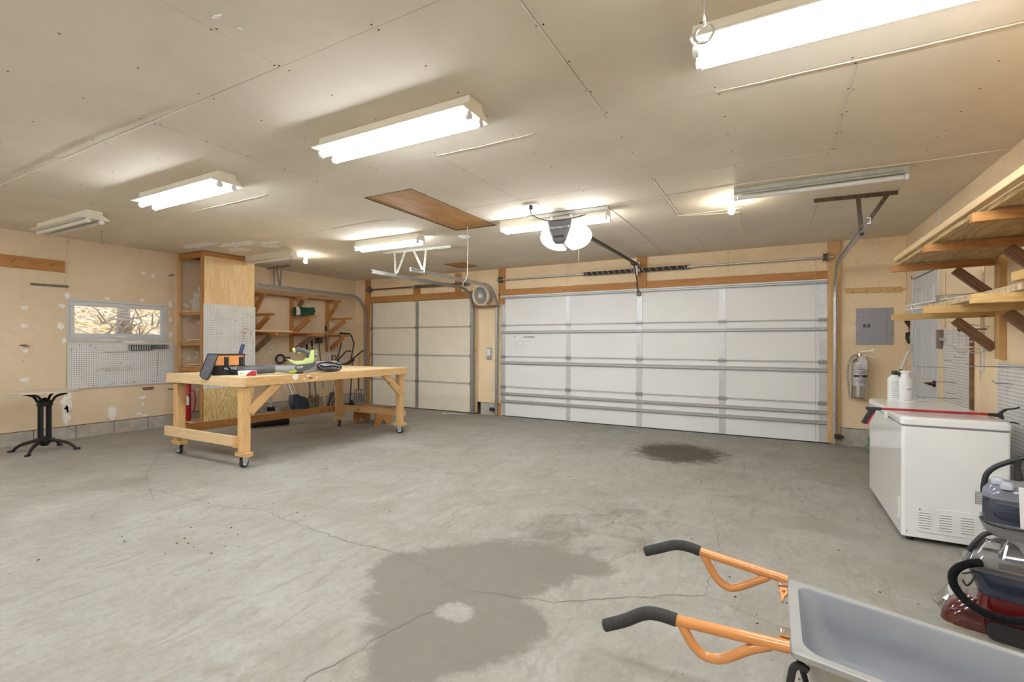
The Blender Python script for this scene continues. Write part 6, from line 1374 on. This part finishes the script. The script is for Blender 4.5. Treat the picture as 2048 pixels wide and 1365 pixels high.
part('red_collar', MB().loft([ringv(1952, 2125, 1200, .25, .06), ringv(1957, 2125, 1190, .24, .06), ringv(1962, 2125, 1176, .22, .06)]), plain('bright_dark_red_gloss', (.10, .006, .007), .18, coat=.8), cc)
# recovery tank
dt = part('recovery_tank', MB().loft([ringv(1964, 2130, 1184, .19, .05), ringv(1950, 2130, 1150, .22, .05), ringv(1941, 2130, 1128, .25, .05), ringv(1936, 2130, 1117, .26, .05)]), plain('smoky_navy_tank', (.045, .055, .095), .12, var=.15, coat=.6), cc)
part('tank_lip', MB().loft([ringv(1932, 2134, 1121, .275, .05), ringv(1930, 2136, 1112, .28, .05), ringv(1934, 2132, 1108, .27, .05)]), 'clear', dt)
part('tank_lid', MB().loft([ringv(1934, 2130, 1112, .26, .05), ringv(1944, 2125, 1092, .22, .05), ringv(1966, 2110, 1074, .15, .03), ringv(1972, 2105, 1071, .13, .03)]), 'clear', dt)
part('lid_insert', MB().loft([ringv(1998, 2070, 1110, .16, .02), ringv(2005, 2062, 1084, .10, .02)], smooth=False), 'smoke', dt)
for u in (1975, 2018): part('lid_rib', MB().tube([v_(u-20, 1108, .125), v_(u, 1080, .08)], .004, 6), 'clear', dt)
part('tank_handle', MB().tube(curve_pts([v_(1938, 1102, .06), v_(1950, 1086, .06), v_(1968, 1070, .05), v_(1990, 1066, .05), v_(2012, 1070, .05)]), [.010]*25, 10), 'black', dt)
# spine and middle cradle
part('spine', MB().loft([ringv(2050, 2125, 1185, .12, .03, .09), ringv(2050, 2125, 1060, .12, .03, .09), ringv(2052, 2120, 925, .10, .03, .09)]), 'grey_dark', cc)
part('cradle', MB().loft([ringv(1988, 2125, 1066, .20, .05), ringv(1972, 2130, 1052, .25, .06), ringv(1963, 2130, 1037, .27, .06), ringv(1961, 2130, 1031, .275, .06)]), 'grey_mid', cc)
mb = MB(); mb.tube(curve_pts([v_(1961, 1033, .13), v_(1975, 1046, .14), v_(2010, 1056, .14), v_(2060, 1064, .14), v_(2120, 1068, .14)]), .006, 6); part('cradle_seam', mb, 'black', cc)
mb = MB(); PV.slab(mb, [(2000, 1062), (2060, 1066), (2090, 1100), (2090, 1140), (2070, 1135), (2035, 1085)], .20, -.02); part('cradle_arm', mb, 'grey_mid', cc, bevel=.01)
# clean water tank
ct = part('water_tank', MB().loft([ringv(1972, 2120, 1044, .22, .05), ringv(1967, 2122, 1030, .24, .055), ringv(1966, 2122, 1000, .245, .055), ringv(1968, 2122, 975, .24, .055), ringv(1976, 2118, 964, .21, .05)]), 'smoke', cc)
part('water', MB().loft([ringv(1975, 2118, 1043, .21, .05), ringv(1971, 2119, 1008, .23, .05)]), plain('dark_blue_water', (.04, .05, .11), .1), ct)
part('tank_shoulder', MB().loft([ringv(1966, 2124, 985, .25, .055), ringv(1968, 2124, 972, .246, .055), ringv(1978, 2118, 962, .21, .05)], caps=True), plain('bluish_grey_plastic', (.17, .18, .24), .2, coat=.5), ct)
for u, w, q_ in ((1996, 962, .05), (2014, 968, .09)): part('filler_cap', MB().loft([ringv(u-13, u+13, w, .055, .012, -q_), ringv(u-14, u+14, w-7, .06, .012, -q_), ringv(u-10, u+10, w-12, .045, .01, -q_)]), plain('light_blue_grey_cap', (.42, .46, .54), .35), ct)
part('warning_label', MB().prism([(0, 0), (.12, -.004), (.12, .165), (-.006, .17)], v_(2041, 1059, .124), PV.x, (0, 0, 1), pn*.001), 'paper', ct, label='white label with fine print')
part('lifting_handle', MB().tube(curve_pts([v_(1967, 985), v_(1968, 968), v_(1974, 948), (v_(1992, 934)), v_(2020, 924), v_(2048, 917), v_(2095, 914)]), [.0105]*37, 10).tube([v_(2036, 920), v_(2034, 935), v_(2037, 962)], [.014, .010, .016], 10), 'black', cc)
part('push_handle', MB().tube(curve_pts([v_(2090, 930, -.09), v_(2110, 850, -.09), v_(2125, 790, -.09), v_(2150, 750, -.09)]), .018, 10).tube([v_(2150, 750, -.09), v_(2165, 738, -.09), v_(2158, 722, -.09), v_(2138, 730, -.09), v_(2140, 752, -.09)], .014, 10), 'grey_dark', cc)
# ribbed hose
hp = curve_pts([v_(1962, 1126, .13), v_(1940, 1128, .15), v_(1917, 1136, .16), v_(1905, 1152, .165), v_(1910, 1175, .17), v_(1930, 1200, .175), v_(1960, 1222, .175), v_(2000, 1237, .175), v_(2045, 1244, .17), v_(2110, 1244, .15)], 40)
part('ribbed_hose', MB().tube(hp, [.0140 if i % 2 else .0172 for i in range(len(hp))], 14, smooth=False), 'black', cc)
part('power_cord', MB().tube(curve_pts([v_(1925, 1148, .05), v_(1948, 1146, .1), v_(1946, 1160, .12), v_(1934, 1172, .13), v_(1925, 1160, .13)]), .004, 6).tube(curve_pts([v_(2010, 1265, .16), v_(2014, 1250, .16), v_(2060, 1242, .18)]), .004, 6), 'black', cc)
rbg = random.Random(12); rings = []
for i in range(7):
    t = i/6; rings.append([v_(1907, 1236-60*t, -.10)+PV.x*(math.cos(a)*.065*math.sin(PI*(.15+.75*t))*(1+.25*rbg.uniform(-1, 1))-.0)+PV.n*(math.sin(a)*.11*(1+.2*rbg.uniform(-1, 1))) for a in [2*PI*k/14 for k in range(14)]])
o = part('plastic_bag', MB().loft(rings, smooth=False), 'bag', None); tag(o, 'crumpled clear plastic bag behind the red base of the carpet cleaner', 'bag')
